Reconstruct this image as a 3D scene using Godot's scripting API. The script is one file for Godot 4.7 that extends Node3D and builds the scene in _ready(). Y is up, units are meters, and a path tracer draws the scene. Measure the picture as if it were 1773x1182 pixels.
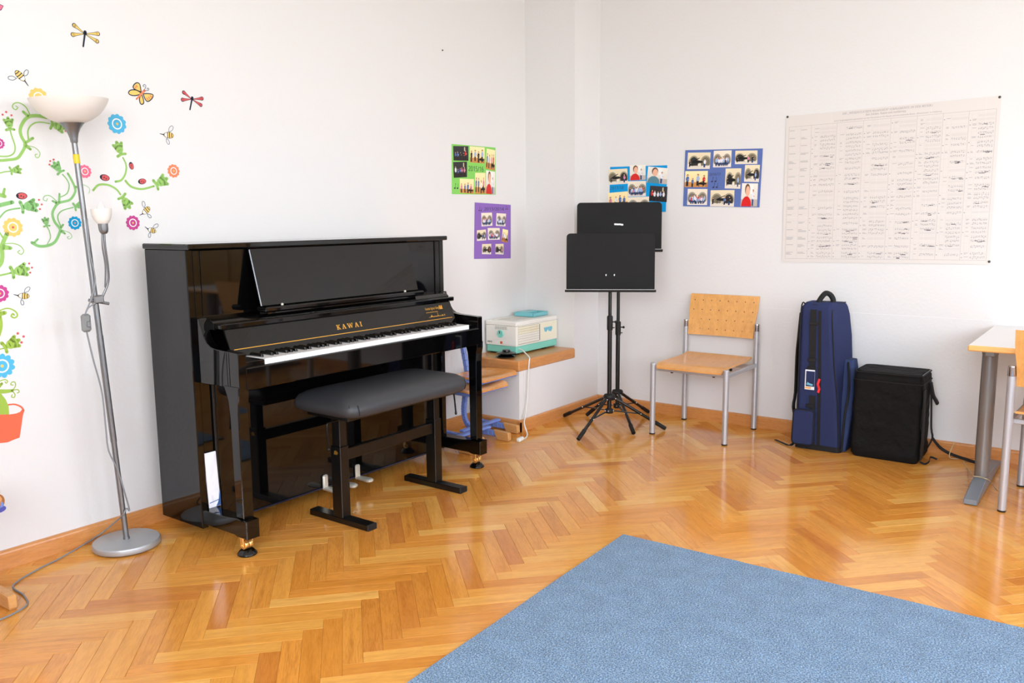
extends Node3D
# A music room: upright piano, bench, lamp, music stands, chairs and cases on herringbone parquet.
# World: x runs along the piano wall, y up, z out of that wall into the room; metres.

const CAM := Vector3(-1.8707, 1.2777, 3.3207)
var M := {}
var used := {}
var cam_basis := Basis()

func _ready() -> void:
	set_view_and_light()
	make_materials()
	build_room()
	build_floor()
	build_piano()
	build_bench()
	build_lamp()
	build_silver_chairs()
	build_school_chairs()
	build_table()
	build_stands()
	build_heater()
	build_case()
	build_bag()
	build_rug()
	build_collages()
	build_chart()
	build_decals()

func set_view_and_light() -> void:
	var yaw := deg_to_rad(53.5338)
	var pitch := deg_to_rad(-8.2707)
	var roll := deg_to_rad(-0.4735)
	var f := Vector3(sin(yaw) * cos(pitch), sin(pitch), -cos(yaw) * cos(pitch))
	var r0 := Vector3(cos(yaw), 0, sin(yaw))
	var u0 := r0.cross(f)
	var r := r0 * cos(roll) + u0 * sin(roll)
	var u := u0 * cos(roll) - r0 * sin(roll)
	cam_basis = Basis(r, u, -f)
	var cam := Camera3D.new()
	cam.name = "camera"
	cam.transform = Transform3D(cam_basis, CAM)
	cam.fov = rad_to_deg(2.0 * atan(591.0 / 1468.75))
	cam.near = 0.05
	cam.far = 100.0
	add_child(cam)
	cam.current = true
	var sky_m := ProceduralSkyMaterial.new()
	sky_m.sky_top_color = Color(0.62, 0.72, 0.88)
	sky_m.sky_horizon_color = Color(0.90, 0.92, 0.95)
	sky_m.ground_bottom_color = Color(0.45, 0.45, 0.42)
	sky_m.ground_horizon_color = Color(0.80, 0.80, 0.78)
	sky_m.sky_energy_multiplier = 3.0
	sky_m.ground_energy_multiplier = 1.5
	var sky := Sky.new()
	sky.sky_material = sky_m
	var env := Environment.new()
	env.background_mode = Environment.BG_SKY
	env.sky = sky
	env.tonemap_mode = Environment.TONE_MAPPER_LINEAR
	env.tonemap_exposure = 0.78
	env.sdfgi_enabled = true
	env.ssao_enabled = true
	env.ssil_enabled = true
	var we := WorldEnvironment.new()
	we.name = "environment"
	we.environment = env
	add_child(we)
	# daylight entering through the three windows of the wall behind the camera
	for i in 3:
		var a := AreaLight3D.new()
		a.name = "window_daylight"
		a.area_size = Vector2(1.36, 1.76)
		a.area_normalize_energy = false
		a.light_energy = 1.75
		a.light_color = Color(0.985, 0.99, 0.985)
		a.shadow_enabled = true
		a.area_range = 20.0
		a.area_attenuation = 2.0
		a.position = Vector3(-1.95 + 1.95 * i, 1.86, 5.76)
		add_child(a, true)
	# and through the wide window of the left wall
	var b := AreaLight3D.new()
	b.name = "window_daylight"
	b.area_size = Vector2(2.3, 1.76)
	b.area_normalize_energy = false
	b.light_energy = 3.9
	b.light_color = Color(0.985, 0.99, 0.985)
	b.shadow_enabled = true
	b.area_range = 20.0
	b.area_attenuation = 2.0
	b.transform = Transform3D(Basis(Vector3.UP, -PI / 2), Vector3(-3.16, 1.86, 3.7))
	add_child(b, true)

# ---------------------------------------------------------------- geometry
class Geo:
	var v := PackedVector3Array()
	var n := PackedVector3Array()
	var t := PackedVector2Array()

	func tri(a: Vector3, b: Vector3, c: Vector3, na: Vector3, nb: Vector3, nc: Vector3, ta := Vector2.ZERO, tb := Vector2.ZERO, tc := Vector2.ZERO) -> void:
		var g := (b - a).cross(c - a)
		if g.length_squared() < 1e-16:
			return
		if g.dot(na + nb + nc) > 0.0:
			v.append_array([a, c, b]); n.append_array([na, nc, nb]); t.append_array([ta, tc, tb])
		else:
			v.append_array([a, b, c]); n.append_array([na, nb, nc]); t.append_array([ta, tb, tc])

	# a flat four-sided face; out tells which side is the outside
	func face(a: Vector3, b: Vector3, c: Vector3, d: Vector3, out: Vector3, ta := Vector2(0, 0), tb := Vector2(1, 0), tc := Vector2(1, 1), td := Vector2(0, 1)) -> void:
		var g := (c - a).cross(d - b)
		if g.length_squared() < 1e-18:
			g = (b - a).cross(c - a)
		g = g.normalized()
		if g.dot(out) < 0.0:
			g = -g
		tri(a, b, c, g, g, g, ta, tb, tc)
		tri(a, c, d, g, g, g, ta, tc, td)

	# box with chamfered edges
	func box(c: Vector3, s: Vector3, bevel := 0.0, b := Basis()) -> Geo:
		var h := s * 0.5
		var e: float = minf(bevel, minf(h.x, minf(h.y, h.z)) * 0.95)
		var ax := [Vector3.RIGHT, Vector3.UP, Vector3.BACK]
		for i in 3:
			var j := (i + 1) % 3
			var k := (i + 2) % 3
			for sg in [-1.0, 1.0]:
				var o: Vector3 = ax[i] * h[i] * sg
				var p: Vector3 = ax[j] * (h[j] - e)
				var q: Vector3 = ax[k] * (h[k] - e)
				face(c + b * (o - p - q), c + b * (o + p - q), c + b * (o + p + q), c + b * (o - p + q), b * (ax[i] * sg))
		if e > 0.0:
			for i in 3:
				var j := (i + 1) % 3
				var k := (i + 2) % 3
				for sj in [-1.0, 1.0]:
					for sk in [-1.0, 1.0]:
						var l: Vector3 = ax[i] * (h[i] - e)
						var p1: Vector3 = ax[j] * h[j] * sj + ax[k] * (h[k] - e) * sk
						var p2: Vector3 = ax[j] * (h[j] - e) * sj + ax[k] * h[k] * sk
						face(c + b * (p1 - l), c + b * (p1 + l), c + b * (p2 + l), c + b * (p2 - l), b * (ax[j] * sj + ax[k] * sk))
			for sx in [-1.0, 1.0]:
				for sy in [-1.0, 1.0]:
					for sz in [-1.0, 1.0]:
						var d := Vector3(sx, sy, sz)
						var o := b * d.normalized()
						tri(c + b * (Vector3(h.x, h.y - e, h.z - e) * d), c + b * (Vector3(h.x - e, h.y, h.z - e) * d), c + b * (Vector3(h.x - e, h.y - e, h.z) * d), o, o, o)
		return self

	func span(lo: Vector3, hi: Vector3, bevel := 0.0) -> Geo:
		return box((lo + hi) * 0.5, (hi - lo).abs(), bevel)

	# rows of points joined to a smooth surface
	func grid(rows: Array, wrap := false, flip := false) -> Geo:
		var nr := rows.size()
		var nc: int = rows[0].size()
		var nn := []
		for i in nr:
			var line := PackedVector3Array()
			for j in nc:
				var du: Vector3
				if wrap:
					du = rows[i][(j + 1) % nc] - rows[i][(j + nc - 1) % nc]
				else:
					du = rows[i][mini(j + 1, nc - 1)] - rows[i][maxi(j - 1, 0)]
				var dv: Vector3 = rows[mini(i + 1, nr - 1)][j] - rows[maxi(i - 1, 0)][j]
				var g := du.cross(dv)
				if g.length_squared() < 1e-18:
					var i2 := mini(i + 1, nr - 1) if i == 0 else i - 1
					if wrap:
						du = rows[i2][(j + 1) % nc] - rows[i2][(j + nc - 1) % nc]
					else:
						du = rows[i2][mini(j + 1, nc - 1)] - rows[i2][maxi(j - 1, 0)]
					g = du.cross(dv)
				g = g.normalized()
				line.append(-g if flip else g)
			nn.append(line)
		for i in nr - 1:
			for j in (nc if wrap else nc - 1):
				var k := (j + 1) % nc
				var u0 := float(j) / nc
				var u1 := float(j + 1) / nc
				var v0 := float(i) / (nr - 1)
				var v1 := float(i + 1) / (nr - 1)
				tri(rows[i][j], rows[i][k], rows[i + 1][k], nn[i][j], nn[i][k], nn[i + 1][k], Vector2(u0, v0), Vector2(u1, v0), Vector2(u1, v1))
				tri(rows[i][j], rows[i + 1][k], rows[i + 1][j], nn[i][j], nn[i + 1][k], nn[i + 1][j], Vector2(u0, v0), Vector2(u1, v1), Vector2(u0, v1))
		return self

	func cap(ring: PackedVector3Array, out: Vector3) -> void:
		var c := Vector3.ZERO
		for p in ring:
			c += p
		c /= ring.size()
		for i in ring.size():
			tri(c, ring[i], ring[(i + 1) % ring.size()], out, out, out)

	# closed rings, stacked; ends closed
	func loft(rings: Array, flip := false) -> Geo:
		grid(rows_of(rings), true, flip)
		var a: PackedVector3Array = rings[0]
		var b: PackedVector3Array = rings[rings.size() - 1]
		var ca := Vector3.ZERO
		for p in a: ca += p
		var cb := Vector3.ZERO
		for p in b: cb += p
		var d := (cb / b.size() - ca / a.size()).normalized()
		cap(a, -d)
		cap(b, d)
		return self

	func rows_of(rings: Array) -> Array:
		# turn every ring the way that makes the outside the outside
		var r: PackedVector3Array = rings[0]
		var r2: PackedVector3Array = rings[1]
		var c := Vector3.ZERO
		for p in r: c += p
		c /= r.size()
		var k := 0
		var best := -1.0
		for i in r.size():
			if (r[i] - c).length() > best:
				best = (r[i] - c).length(); k = i
		var du := r[(k + 1) % r.size()] - r[(k + r.size() - 1) % r.size()]
		var dv := r2[k] - r[k]
		var g := du.cross(dv)
		if g.length_squared() < 1e-16:
			return rings
		if g.dot(r[k] - c + dv * 0.001) < 0.0:
			var o := []
			for q in rings:
				var w: PackedVector3Array = q.duplicate()
				w.reverse()
				o.append(w)
			return o
		return rings

	func tube(pts: Array, r: float, r_end := -1.0, sides := 10) -> Geo:
		if r_end < 0.0:
			r_end = r
		var rings := []
		var side := Vector3.ZERO
		for i in pts.size():
			var d: Vector3 = (pts[mini(i + 1, pts.size() - 1)] - pts[maxi(i - 1, 0)]).normalized()
			if side == Vector3.ZERO:
				side = d.cross(Vector3.UP)
				if side.length() < 0.05:
					side = d.cross(Vector3.RIGHT)
			side = (side - d * side.dot(d)).normalized()
			var up := d.cross(side)
			var rr := lerpf(r, r_end, float(i) / (pts.size() - 1))
			var ring := PackedVector3Array()
			for j in sides:
				var a := TAU * j / sides
				ring.append(pts[i] + (side * cos(a) + up * sin(a)) * rr)
			rings.append(ring)
		return loft(rings)

	# ribbon of rectangular section w (across) by h (thick) along points; wide gives the width direction
	func strap(pts: Array, wide: Vector3, w: float, h: float) -> Geo:
		for i in pts.size() - 1:
			var d: Vector3 = (pts[i + 1] - pts[i])
			var l := d.length()
			d = d.normalized()
			var s := (wide - d * wide.dot(d)).normalized()
			var up := d.cross(s)
			box((pts[i] + pts[i + 1]) * 0.5, Vector3(w, h, l + h * 0.8), h * 0.2, Basis(s, up, d))
		return self

	func lathe(profile: Array, xf := Transform3D(), seg := 24) -> Geo:
		# profile from bottom to top, Vector2(radius, height); a sharp corner is a repeated point
		var i0 := 0
		for i in range(1, profile.size() + 1):
			if i == profile.size() or (i > i0 and profile[i].is_equal_approx(profile[i - 1])):
				if i - i0 > 1:
					var rows := []
					for k in range(i0, i):
						var ring := PackedVector3Array()
						for j in seg:
							var a := TAU * j / seg
							ring.append(xf * Vector3(profile[k].x * cos(a), profile[k].y, profile[k].x * sin(a)))
						rows.append(ring)
					grid(rows, true, true)
				i0 = i
		return self

	# outline in the x-y plane of xf, pushed along its z by depth; bevel rounds both rims
	func prism(poly: Array, xf: Transform3D, depth: float, bevel := 0.0) -> Geo:
		var p := PackedVector2Array(poly)
		if Geometry2D.is_polygon_clockwise(p):
			p.reverse()
		var inner := PackedVector2Array()
		for i in p.size():
			var d1 := (p[i] - p[(i + p.size() - 1) % p.size()]).normalized()
			var d2 := (p[(i + 1) % p.size()] - p[i]).normalized()
			var n1 := Vector2(-d1.y, d1.x)
			var n2 := Vector2(-d2.y, d2.x)
			var m := (n1 + n2)
			m = m / maxf(m.dot(n1), 0.35)
			inner.append(p[i] + m * bevel)
		var idx := Geometry2D.triangulate_polygon(inner)
		var zf := xf.basis.z.normalized()
		var z0 := 0.0
		var z1 := depth
		for k in range(0, idx.size(), 3):
			for e in [[z0, -1.0], [z1, 1.0]]:
				var a := inner[idx[k]]
				var b := inner[idx[k + 1]]
				var c := inner[idx[k + 2]]
				tri(xf * Vector3(a.x, a.y, e[0]), xf * Vector3(b.x, b.y, e[0]), xf * Vector3(c.x, c.y, e[0]), zf * e[1], zf * e[1], zf * e[1], a, b, c)
		for i in p.size():
			var j := (i + 1) % p.size()
			var d := (p[j] - p[i]).normalized()
			var o := xf.basis * Vector3(d.y, -d.x, 0)
			face(xf * Vector3(p[i].x, p[i].y, z0 + bevel), xf * Vector3(p[j].x, p[j].y, z0 + bevel), xf * Vector3(p[j].x, p[j].y, z1 - bevel), xf * Vector3(p[i].x, p[i].y, z1 - bevel), o)
			if bevel > 0.0:
				face(xf * Vector3(p[i].x, p[i].y, z1 - bevel), xf * Vector3(p[j].x, p[j].y, z1 - bevel), xf * Vector3(inner[j].x, inner[j].y, z1), xf * Vector3(inner[i].x, inner[i].y, z1), o + zf)
				face(xf * Vector3(p[i].x, p[i].y, z0 + bevel), xf * Vector3(p[j].x, p[j].y, z0 + bevel), xf * Vector3(inner[j].x, inner[j].y, z0), xf * Vector3(inner[i].x, inner[i].y, z0), o - zf)
		return self

	func ball(c: Vector3, r: Vector3, seg := 12) -> Geo:
		var prof := []
		for i in seg + 1:
			var a := -PI / 2 + PI * i / seg
			prof.append(Vector2(maxf(cos(a), 0.0), sin(a)))
		return lathe(prof, Transform3D(Basis.from_scale(r), c), seg * 2)

	func mesh(m: Material) -> ArrayMesh:
		var a := []
		a.resize(Mesh.ARRAY_MAX)
		a[Mesh.ARRAY_VERTEX] = v
		a[Mesh.ARRAY_NORMAL] = n
		a[Mesh.ARRAY_TEX_UV] = t
		var r := ArrayMesh.new()
		r.add_surface_from_arrays(Mesh.PRIMITIVE_TRIANGLES, a)
		if m:
			r.surface_set_material(0, m)
		return r

func geo() -> Geo:
	return Geo.new()

func soft(pts: Array, k := 6) -> Array:
	# a smooth curve through points (2-D or 3-D)
	var o := []
	for i in pts.size() - 1:
		var a = pts[maxi(i - 1, 0)]
		var b = pts[i]
		var c = pts[i + 1]
		var d = pts[mini(i + 2, pts.size() - 1)]
		for j in k:
			o.append(b.cubic_interpolate(c, a, d, float(j) / k))
	o.append(pts[pts.size() - 1])
	return o

func numbered(called: String) -> String:
	if not used.has(called):
		used[called] = 0
		return called
	used[called] += 1
	return "%s_%03d" % [called, used[called]]

func part(called: String, g: Geo, m: Material, parent: Node3D, label := "") -> MeshInstance3D:
	return mesh_part(called, g.mesh(m), parent, label)

func mesh_part(called: String, m: Mesh, parent: Node3D, label := "") -> MeshInstance3D:
	var o := MeshInstance3D.new()
	o.name = called if parent != self else numbered(called)
	o.mesh = m
	parent.add_child(o, true)
	if label:
		o.set_meta("label", label)
	return o

func tag(o: Node3D, label: String, category: String, group := "") -> Node3D:
	o.set_meta("label", label)
	o.set_meta("category", category)
	if group:
		o.set_meta("group", group)
	return o

func thing(called: String, at: Vector3, label: String, category: String, group := "", turn := 0.0) -> Node3D:
	var o := Node3D.new()
	o.name = numbered(called)
	o.position = at
	o.rotation.y = turn
	add_child(o)
	return tag(o, label, category, group)

func structure(called: String, g: Geo, m: Material, label := "") -> MeshInstance3D:
	var o := MeshInstance3D.new()
	o.name = called
	o.mesh = g.mesh(m)
	add_child(o, true)
	o.set_meta("kind", "structure")
	if label:
		o.set_meta("label", label)
	return o

func lettering(called: String, words: String, font: String, height: float, m: Material, parent: Node3D, xf: Transform3D, depth := 0.0006, width := -1.0, bold := 400) -> MeshInstance3D:
	# xf: the lower left corner of the writing, x along it, y up, z out of the surface
	var f := SystemFont.new()
	f.font_names = PackedStringArray([font])
	f.font_weight = bold
	var tm := TextMesh.new()
	tm.font = f
	tm.text = words
	tm.font_size = 48
	tm.pixel_size = 0.01
	tm.depth = 0.02
	tm.curve_step = 2.0
	tm.horizontal_alignment = HORIZONTAL_ALIGNMENT_LEFT
	tm.vertical_alignment = VERTICAL_ALIGNMENT_BOTTOM
	tm.material = m
	var box := tm.get_aabb()
	var s := height / box.size.y
	var sx := s if width < 0.0 else width / box.size.x
	var o := MeshInstance3D.new()
	o.name = called
	o.mesh = tm
	o.transform = xf * Transform3D(Basis.from_scale(Vector3(sx, s, depth / 0.02)), Vector3(-box.position.x * sx, -box.position.y * s, depth * 0.5))
	parent.add_child(o, true)
	return o

# ---------------------------------------------------------------- materials
func mat(called: String, c: Color, rough := 0.6, metal := 0.0, spec := 0.5) -> StandardMaterial3D:
	var m := StandardMaterial3D.new()
	m.resource_name = called
	m.albedo_color = c
	m.roughness = rough
	m.metallic = metal
	m.metallic_specular = spec
	M[called] = m
	return m

func noise_image(w: int, h: int, fx: float, fy: float, sd: int, octaves := 4) -> Array:
	var f := FastNoiseLite.new()
	f.seed = sd
	f.noise_type = FastNoiseLite.TYPE_SIMPLEX_SMOOTH
	f.frequency = 1.0
	f.fractal_octaves = octaves
	var rows := []
	for y in h:
		var line := PackedFloat32Array()
		line.resize(w)
		for x in w:
			# wraps in x and y so that it repeats without a seam
			var ax := TAU * x / w
			var ay := TAU * y / h
			var p := f.get_noise_3d(cos(ax) * fx + 3.1, sin(ax) * fx, sin(ay) * fy)
			var q := f.get_noise_3d(cos(ax) * fx + 9.7, sin(ax) * fx + 4.0, cos(ay) * fy)
			line[x] = (p + q) * 0.7
		rows.append(line)
	return rows

func wood_texture(sd: int, strength: float, upright := false) -> ImageTexture:
	var w := 512
	var h := 256
	var broad := noise_image(w, h, 0.5, 2.6, sd)
	var fine := noise_image(w, h, 2.2, 30.0, sd + 7, 3)
	var im := Image.create(w, h, false, Image.FORMAT_RGB8)
	for y in h:
		for x in w:
			var b: float = broad[y][x]
			var rings := absf(fposmod(b * 7.0, 2.0) - 1.0)
			var k: float = 1.0 + strength * (0.55 * b + 0.22 * (rings - 0.5) + 0.5 * fine[y][x])
			im.set_pixel(x, y, Color(clampf(0.96 * (1.0 + (k - 1.0) * 0.75), 0, 1), clampf(0.96 * (1.0 + (k - 1.0) * 1.05), 0, 1), clampf(0.96 * (1.0 + (k - 1.0) * 1.35), 0, 1)))
	if upright:
		im.rotate_90(CLOCKWISE)
	return ImageTexture.create_from_image(im)

func even_noise(w: int, freq: float, sd: int, octaves: int) -> Image:
	var f := FastNoiseLite.new()
	f.seed = sd
	f.noise_type = FastNoiseLite.TYPE_SIMPLEX_SMOOTH
	f.frequency = freq
	f.fractal_octaves = octaves
	return f.get_seamless_image(w, w)

func speckle_texture() -> ImageTexture:
	var w := 640
	var rng := RandomNumberGenerator.new()
	rng.seed = 71
	var broad := even_noise(w, 0.008, 5, 3)
	var tuft := even_noise(w, 0.11, 15, 3)
	var hue := even_noise(w, 0.16, 19, 2)
	var im := Image.create(w, w, false, Image.FORMAT_RGB8)
	for y in w:
		for x in w:
			var k: float = 1.0 + 0.10 * (broad.get_pixel(x, y).r - 0.5) + 0.85 * (tuft.get_pixel(x, y).r - 0.5) + rng.randf_range(-0.07, 0.07)
			var c := Color(0.35, 0.475, 0.615).lerp(Color(0.52, 0.60, 0.665), clampf(hue.get_pixel(x, y).r * 2.6 - 0.8, 0.0, 1.0))
			if hue.get_pixel((x + 317) % w, (y + 91) % w).r > 0.72:
				c = c.lerp(Color(0.62, 0.62, 0.52), 0.6)
			im.set_pixel(x, y, Color(clampf(c.r * k, 0, 1), clampf(c.g * k, 0, 1), clampf(c.b * k, 0, 1)))
	return ImageTexture.create_from_image(im)

func bump(sd: int, f: float, octaves := 3) -> NoiseTexture2D:
	var n := FastNoiseLite.new()
	n.seed = sd
	n.frequency = f
	n.fractal_octaves = octaves
	var t := NoiseTexture2D.new()
	t.width = 512
	t.height = 512
	t.seamless = true
	t.noise = n
	return t

func relief(m: StandardMaterial3D, tex: Texture2D, tile: float, cm: float) -> void:
	m.uv1_triplanar = true
	m.uv1_world_triplanar = true
	m.uv1_scale = Vector3.ONE / tile
	m.heightmap_enabled = true
	m.heightmap_texture = tex
	m.heightmap_scale = cm

func grained(m: StandardMaterial3D, tex: Texture2D, tile: Vector3) -> void:
	m.albedo_texture = tex
	m.uv1_triplanar = true
	m.uv1_scale = Vector3.ONE / tile

func make_materials() -> void:
	var rough_wall := bump(3, 0.05)
	relief(mat("wall_paint", Color(0.885, 0.877, 0.865), 0.75, 0, 0.3), rough_wall, 0.6, 0.05)
	relief(mat("dado_paint", Color(0.885, 0.879, 0.87), 0.55, 0, 0.3), rough_wall, 0.6, 0.05)
	mat("ceiling_paint", Color(0.94, 0.93, 0.92), 0.9, 0, 0.2)
	var g1 := wood_texture(11, 0.17)
	var g2 := wood_texture(23, 0.25)
	var tones := [Color(0.905, 0.625, 0.275), Color(0.88, 0.59, 0.25), Color(0.92, 0.66, 0.31), Color(0.94, 0.70, 0.36), Color(0.84, 0.545, 0.225), Color(0.82, 0.515, 0.215), Color(0.89, 0.59, 0.25), Color(0.86, 0.56, 0.22)]
	for i in tones.size():
		var m := mat("parquet_%d" % i, tones[i], 0.14, 0, 0.56)
		m.albedo_texture = g2 if i in [1, 4, 6] else g1
	mat("joint_dark", Color(0.36, 0.21, 0.10), 0.7)
	grained(mat("oak", Color(0.84, 0.57, 0.32), 0.28), g1, Vector3(0.5, 0.25, 0.5))
	grained(mat("oak_block", Color(0.85, 0.62, 0.37), 0.4), g1, Vector3(0.3, 0.2, 0.3))
	grained(mat("beech", Color(0.92, 0.66, 0.38), 0.28), wood_texture(37, 0.16), Vector3(0.6, 0.5, 0.6))
	var up := mat("beech_upright", Color(0.93, 0.685, 0.40), 0.3)
	up.albedo_texture = wood_texture(41, 0.13, true)
	up.uv1_scale = Vector3(0.9, 0.6, 1)
	grained(mat("school_wood", Color(0.90, 0.63, 0.36), 0.14), g1, Vector3(0.5, 0.4, 0.5))
	grained(mat("door_wood", Color(0.66, 0.50, 0.22), 0.4), g1, Vector3(1.0, 0.6, 1.0))
	mat("piano_black", Color(0.022, 0.021, 0.022), 0.035, 0, 0.5)
	mat("lever_black", Color(0.10, 0.10, 0.11), 0.2, 0.6)
	mat("piano_satin", Color(0.03, 0.03, 0.03), 0.3)
	mat("key_white", Color(0.93, 0.92, 0.91), 0.22)
	mat("key_black", Color(0.03, 0.03, 0.032), 0.25)
	mat("brass", Color(0.97, 0.80, 0.50), 0.28, 0.9)
	mat("gold_print", Color(0.93, 0.70, 0.30), 0.3, 0.85)
	mat("pedal_metal", Color(0.88, 0.86, 0.80), 0.3, 0.45)
	mat("rim_strip", Color(0.20, 0.20, 0.27), 0.2, 0.4)
	mat("black_metal", Color(0.02, 0.02, 0.02), 0.3)
	mat("bench_leather", Color(0.20, 0.205, 0.215), 0.45, 0, 0.5)
	relief(M.bench_leather, bump(17, 0.12, 2), 0.08, 0.015)
	mat("rubber", Color(0.03, 0.03, 0.032), 0.65)
	mat("lamp_silver", Color(0.53, 0.535, 0.54), 0.35, 0.75)
	mat("lamp_grey", Color(0.70, 0.71, 0.715), 0.4, 0.45)
	var bowl := mat("lamp_bowl", Color(0.93, 0.905, 0.87), 0.35)
	bowl.backlight_enabled = true
	bowl.backlight = Color(0.35, 0.34, 0.32)
	mat("grey_plastic", Color(0.50, 0.51, 0.50), 0.45)
	mat("cord_grey", Color(0.52, 0.53, 0.54), 0.5)
	mat("tape_yellow", Color(0.85, 0.75, 0.12), 0.4)
	var glass := mat("bulb_glass", Color(1, 1, 1, 0.12), 0.05)
	glass.transparency = BaseMaterial3D.TRANSPARENCY_ALPHA
	var pane := mat("window_glass", Color(1, 1, 1, 0.06), 0.0)
	pane.transparency = BaseMaterial3D.TRANSPARENCY_ALPHA
	mat("white_paint", Color(0.93, 0.93, 0.92), 0.4)
	mat("chair_silver", Color(0.74, 0.74, 0.75), 0.4, 0.5)
	mat("chrome", Color(0.80, 0.78, 0.77), 0.12, 1.0)
	mat("table_leg_grey", Color(0.52, 0.505, 0.49), 0.33, 0.55)
	mat("table_foot_grey", Color(0.50, 0.53, 0.56), 0.4, 0.3)
	mat("table_top_white", Color(0.90, 0.885, 0.87), 0.4)
	mat("table_edge", Color(0.93, 0.70, 0.40), 0.35)
	mat("blue_frame", Color(0.45, 0.55, 0.82), 0.35)
	mat("stand_black", Color(0.022, 0.022, 0.022), 0.35)
	mat("desk_black", Color(0.15, 0.148, 0.145), 0.7, 0, 0.22)
	mat("bolt", Color(0.9, 0.9, 0.9), 0.2, 0.9)
	mat("ivory", Color(0.93, 0.92, 0.88), 0.45)
	mat("ivory_old", Color(0.93, 0.905, 0.80), 0.45)
	mat("louvre_shade", Color(0.70, 0.675, 0.58), 0.5)
	mat("grille_grey", Color(0.80, 0.79, 0.75), 0.5)
	mat("ivory_shade", Color(0.42, 0.41, 0.37), 0.6)
	mat("turquoise", Color(0.50, 0.82, 0.74), 0.4)
	mat("tray_blue", Color(0.46, 0.74, 0.76), 0.35)
	mat("orange", Color(0.80, 0.38, 0.16), 0.4)
	mat("sticker_blue", Color(0.45, 0.74, 0.82), 0.5)
	mat("white_cable", Color(0.90, 0.90, 0.87), 0.4)
	mat("gloss_black", Color(0.02, 0.02, 0.022), 0.08)
	var navy := mat("navy_cloth", Color(0.17, 0.20, 0.34), 0.8, 0, 0.3)
	relief(navy, bump(29, 0.25, 2), 0.06, 0.02)
	mat("navy_light", Color(0.205, 0.255, 0.40), 0.8, 0, 0.3)
	mat("black_web", Color(0.035, 0.035, 0.04), 0.75)
	mat("piping_pale", Color(0.50, 0.50, 0.50), 0.6)
	var bagm := mat("bag_cloth", Color(0.065, 0.062, 0.06), 0.75, 0, 0.3)
	relief(bagm, bump(31, 0.012, 3), 0.5, 0.6)
	mat("ribbon_red", Color(0.90, 0.14, 0.16), 0.6)
	mat("string_tan", Color(0.78, 0.69, 0.53), 0.8)
	mat("paper_white", Color(0.95, 0.95, 0.97), 0.55)
	mat("print_blue", Color(0.16, 0.36, 0.62), 0.4)
	var rug := mat("rug_felt", Color(1, 1, 1), 0.95, 0, 0.15)
	rug.albedo_texture = speckle_texture()
	rug.uv1_triplanar = true
	rug.uv1_world_triplanar = true
	rug.uv1_scale = Vector3.ONE / 0.5
	rug.rim_enabled = true
	rug.rim = 0.25
	mat("rug_edge", Color(0.22, 0.32, 0.48), 0.95)
	mat("ink", Color(0.08, 0.08, 0.09), 0.7)
	mat("ink_grey", Color(0.58, 0.555, 0.56), 0.7)
	mat("marker", Color(0.17, 0.15, 0.20), 0.7)
	mat("pin_metal", Color(0.30, 0.29, 0.27), 0.3, 0.8)
	for c in [["paper_green", Color(0.54, 0.82, 0.40)], ["paper_purple", Color(0.56, 0.42, 0.72)], ["paper_cyan", Color(0.09, 0.60, 0.85)], ["paper_blue", Color(0.37, 0.45, 0.68)]]:
		mat(c[0], c[1], 0.8, 0, 0.2)
	for c in [["d_green", Color(0.59, 0.76, 0.41)], ["d_green2", Color(0.53, 0.74, 0.46)], ["d_lime", Color(0.62, 0.74, 0.31)], ["d_yellow", Color(0.90, 0.77, 0.43)], ["d_blue", Color(0.34, 0.71, 0.86)], ["d_teal", Color(0.11, 0.60, 0.79)], ["d_magenta", Color(0.75, 0.29, 0.54)], ["d_pink", Color(0.93, 0.45, 0.56)], ["d_orange", Color(0.93, 0.53, 0.38)], ["d_red", Color(0.82, 0.37, 0.37)], ["d_pot", Color(0.90, 0.43, 0.31)], ["d_dark", Color(0.18, 0.21, 0.26)], ["d_white", Color(0.95, 0.94, 0.93)], ["d_line", Color(0.38, 0.43, 0.48)], ["d_brown", Color(0.70, 0.47, 0.28)], ["d_violet", Color(0.38, 0.40, 0.74)]]:
		mat(c[0], c[1], 0.7, 0, 0.25)

# ---------------------------------------------------------------- the room
const FRONT := 5.8
const LEFT := -3.2
const RIGHT := 3.0968
const TALL := 3.2
const STEP := 0.3816   # how far the corner block stands before the piano wall

func board(x0: float, z0: float, x1: float, z1: float, inward: Vector3) -> Geo:
	# baseboard along a wall, its top edge rounded; inward points into the room
	var a := Vector3(x0, 0, z0)
	var l := Vector3(x1, 0, z1) - a
	var prof := [Vector2(0, 0), Vector2(0.018, 0), Vector2(0.018, 0.06), Vector2(0.016, 0.066), Vector2(0.011, 0.070), Vector2(0, 0.071)]
	return geo().prism(prof, Transform3D(Basis(inward, Vector3.UP, l.normalized()), a), l.length())

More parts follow.
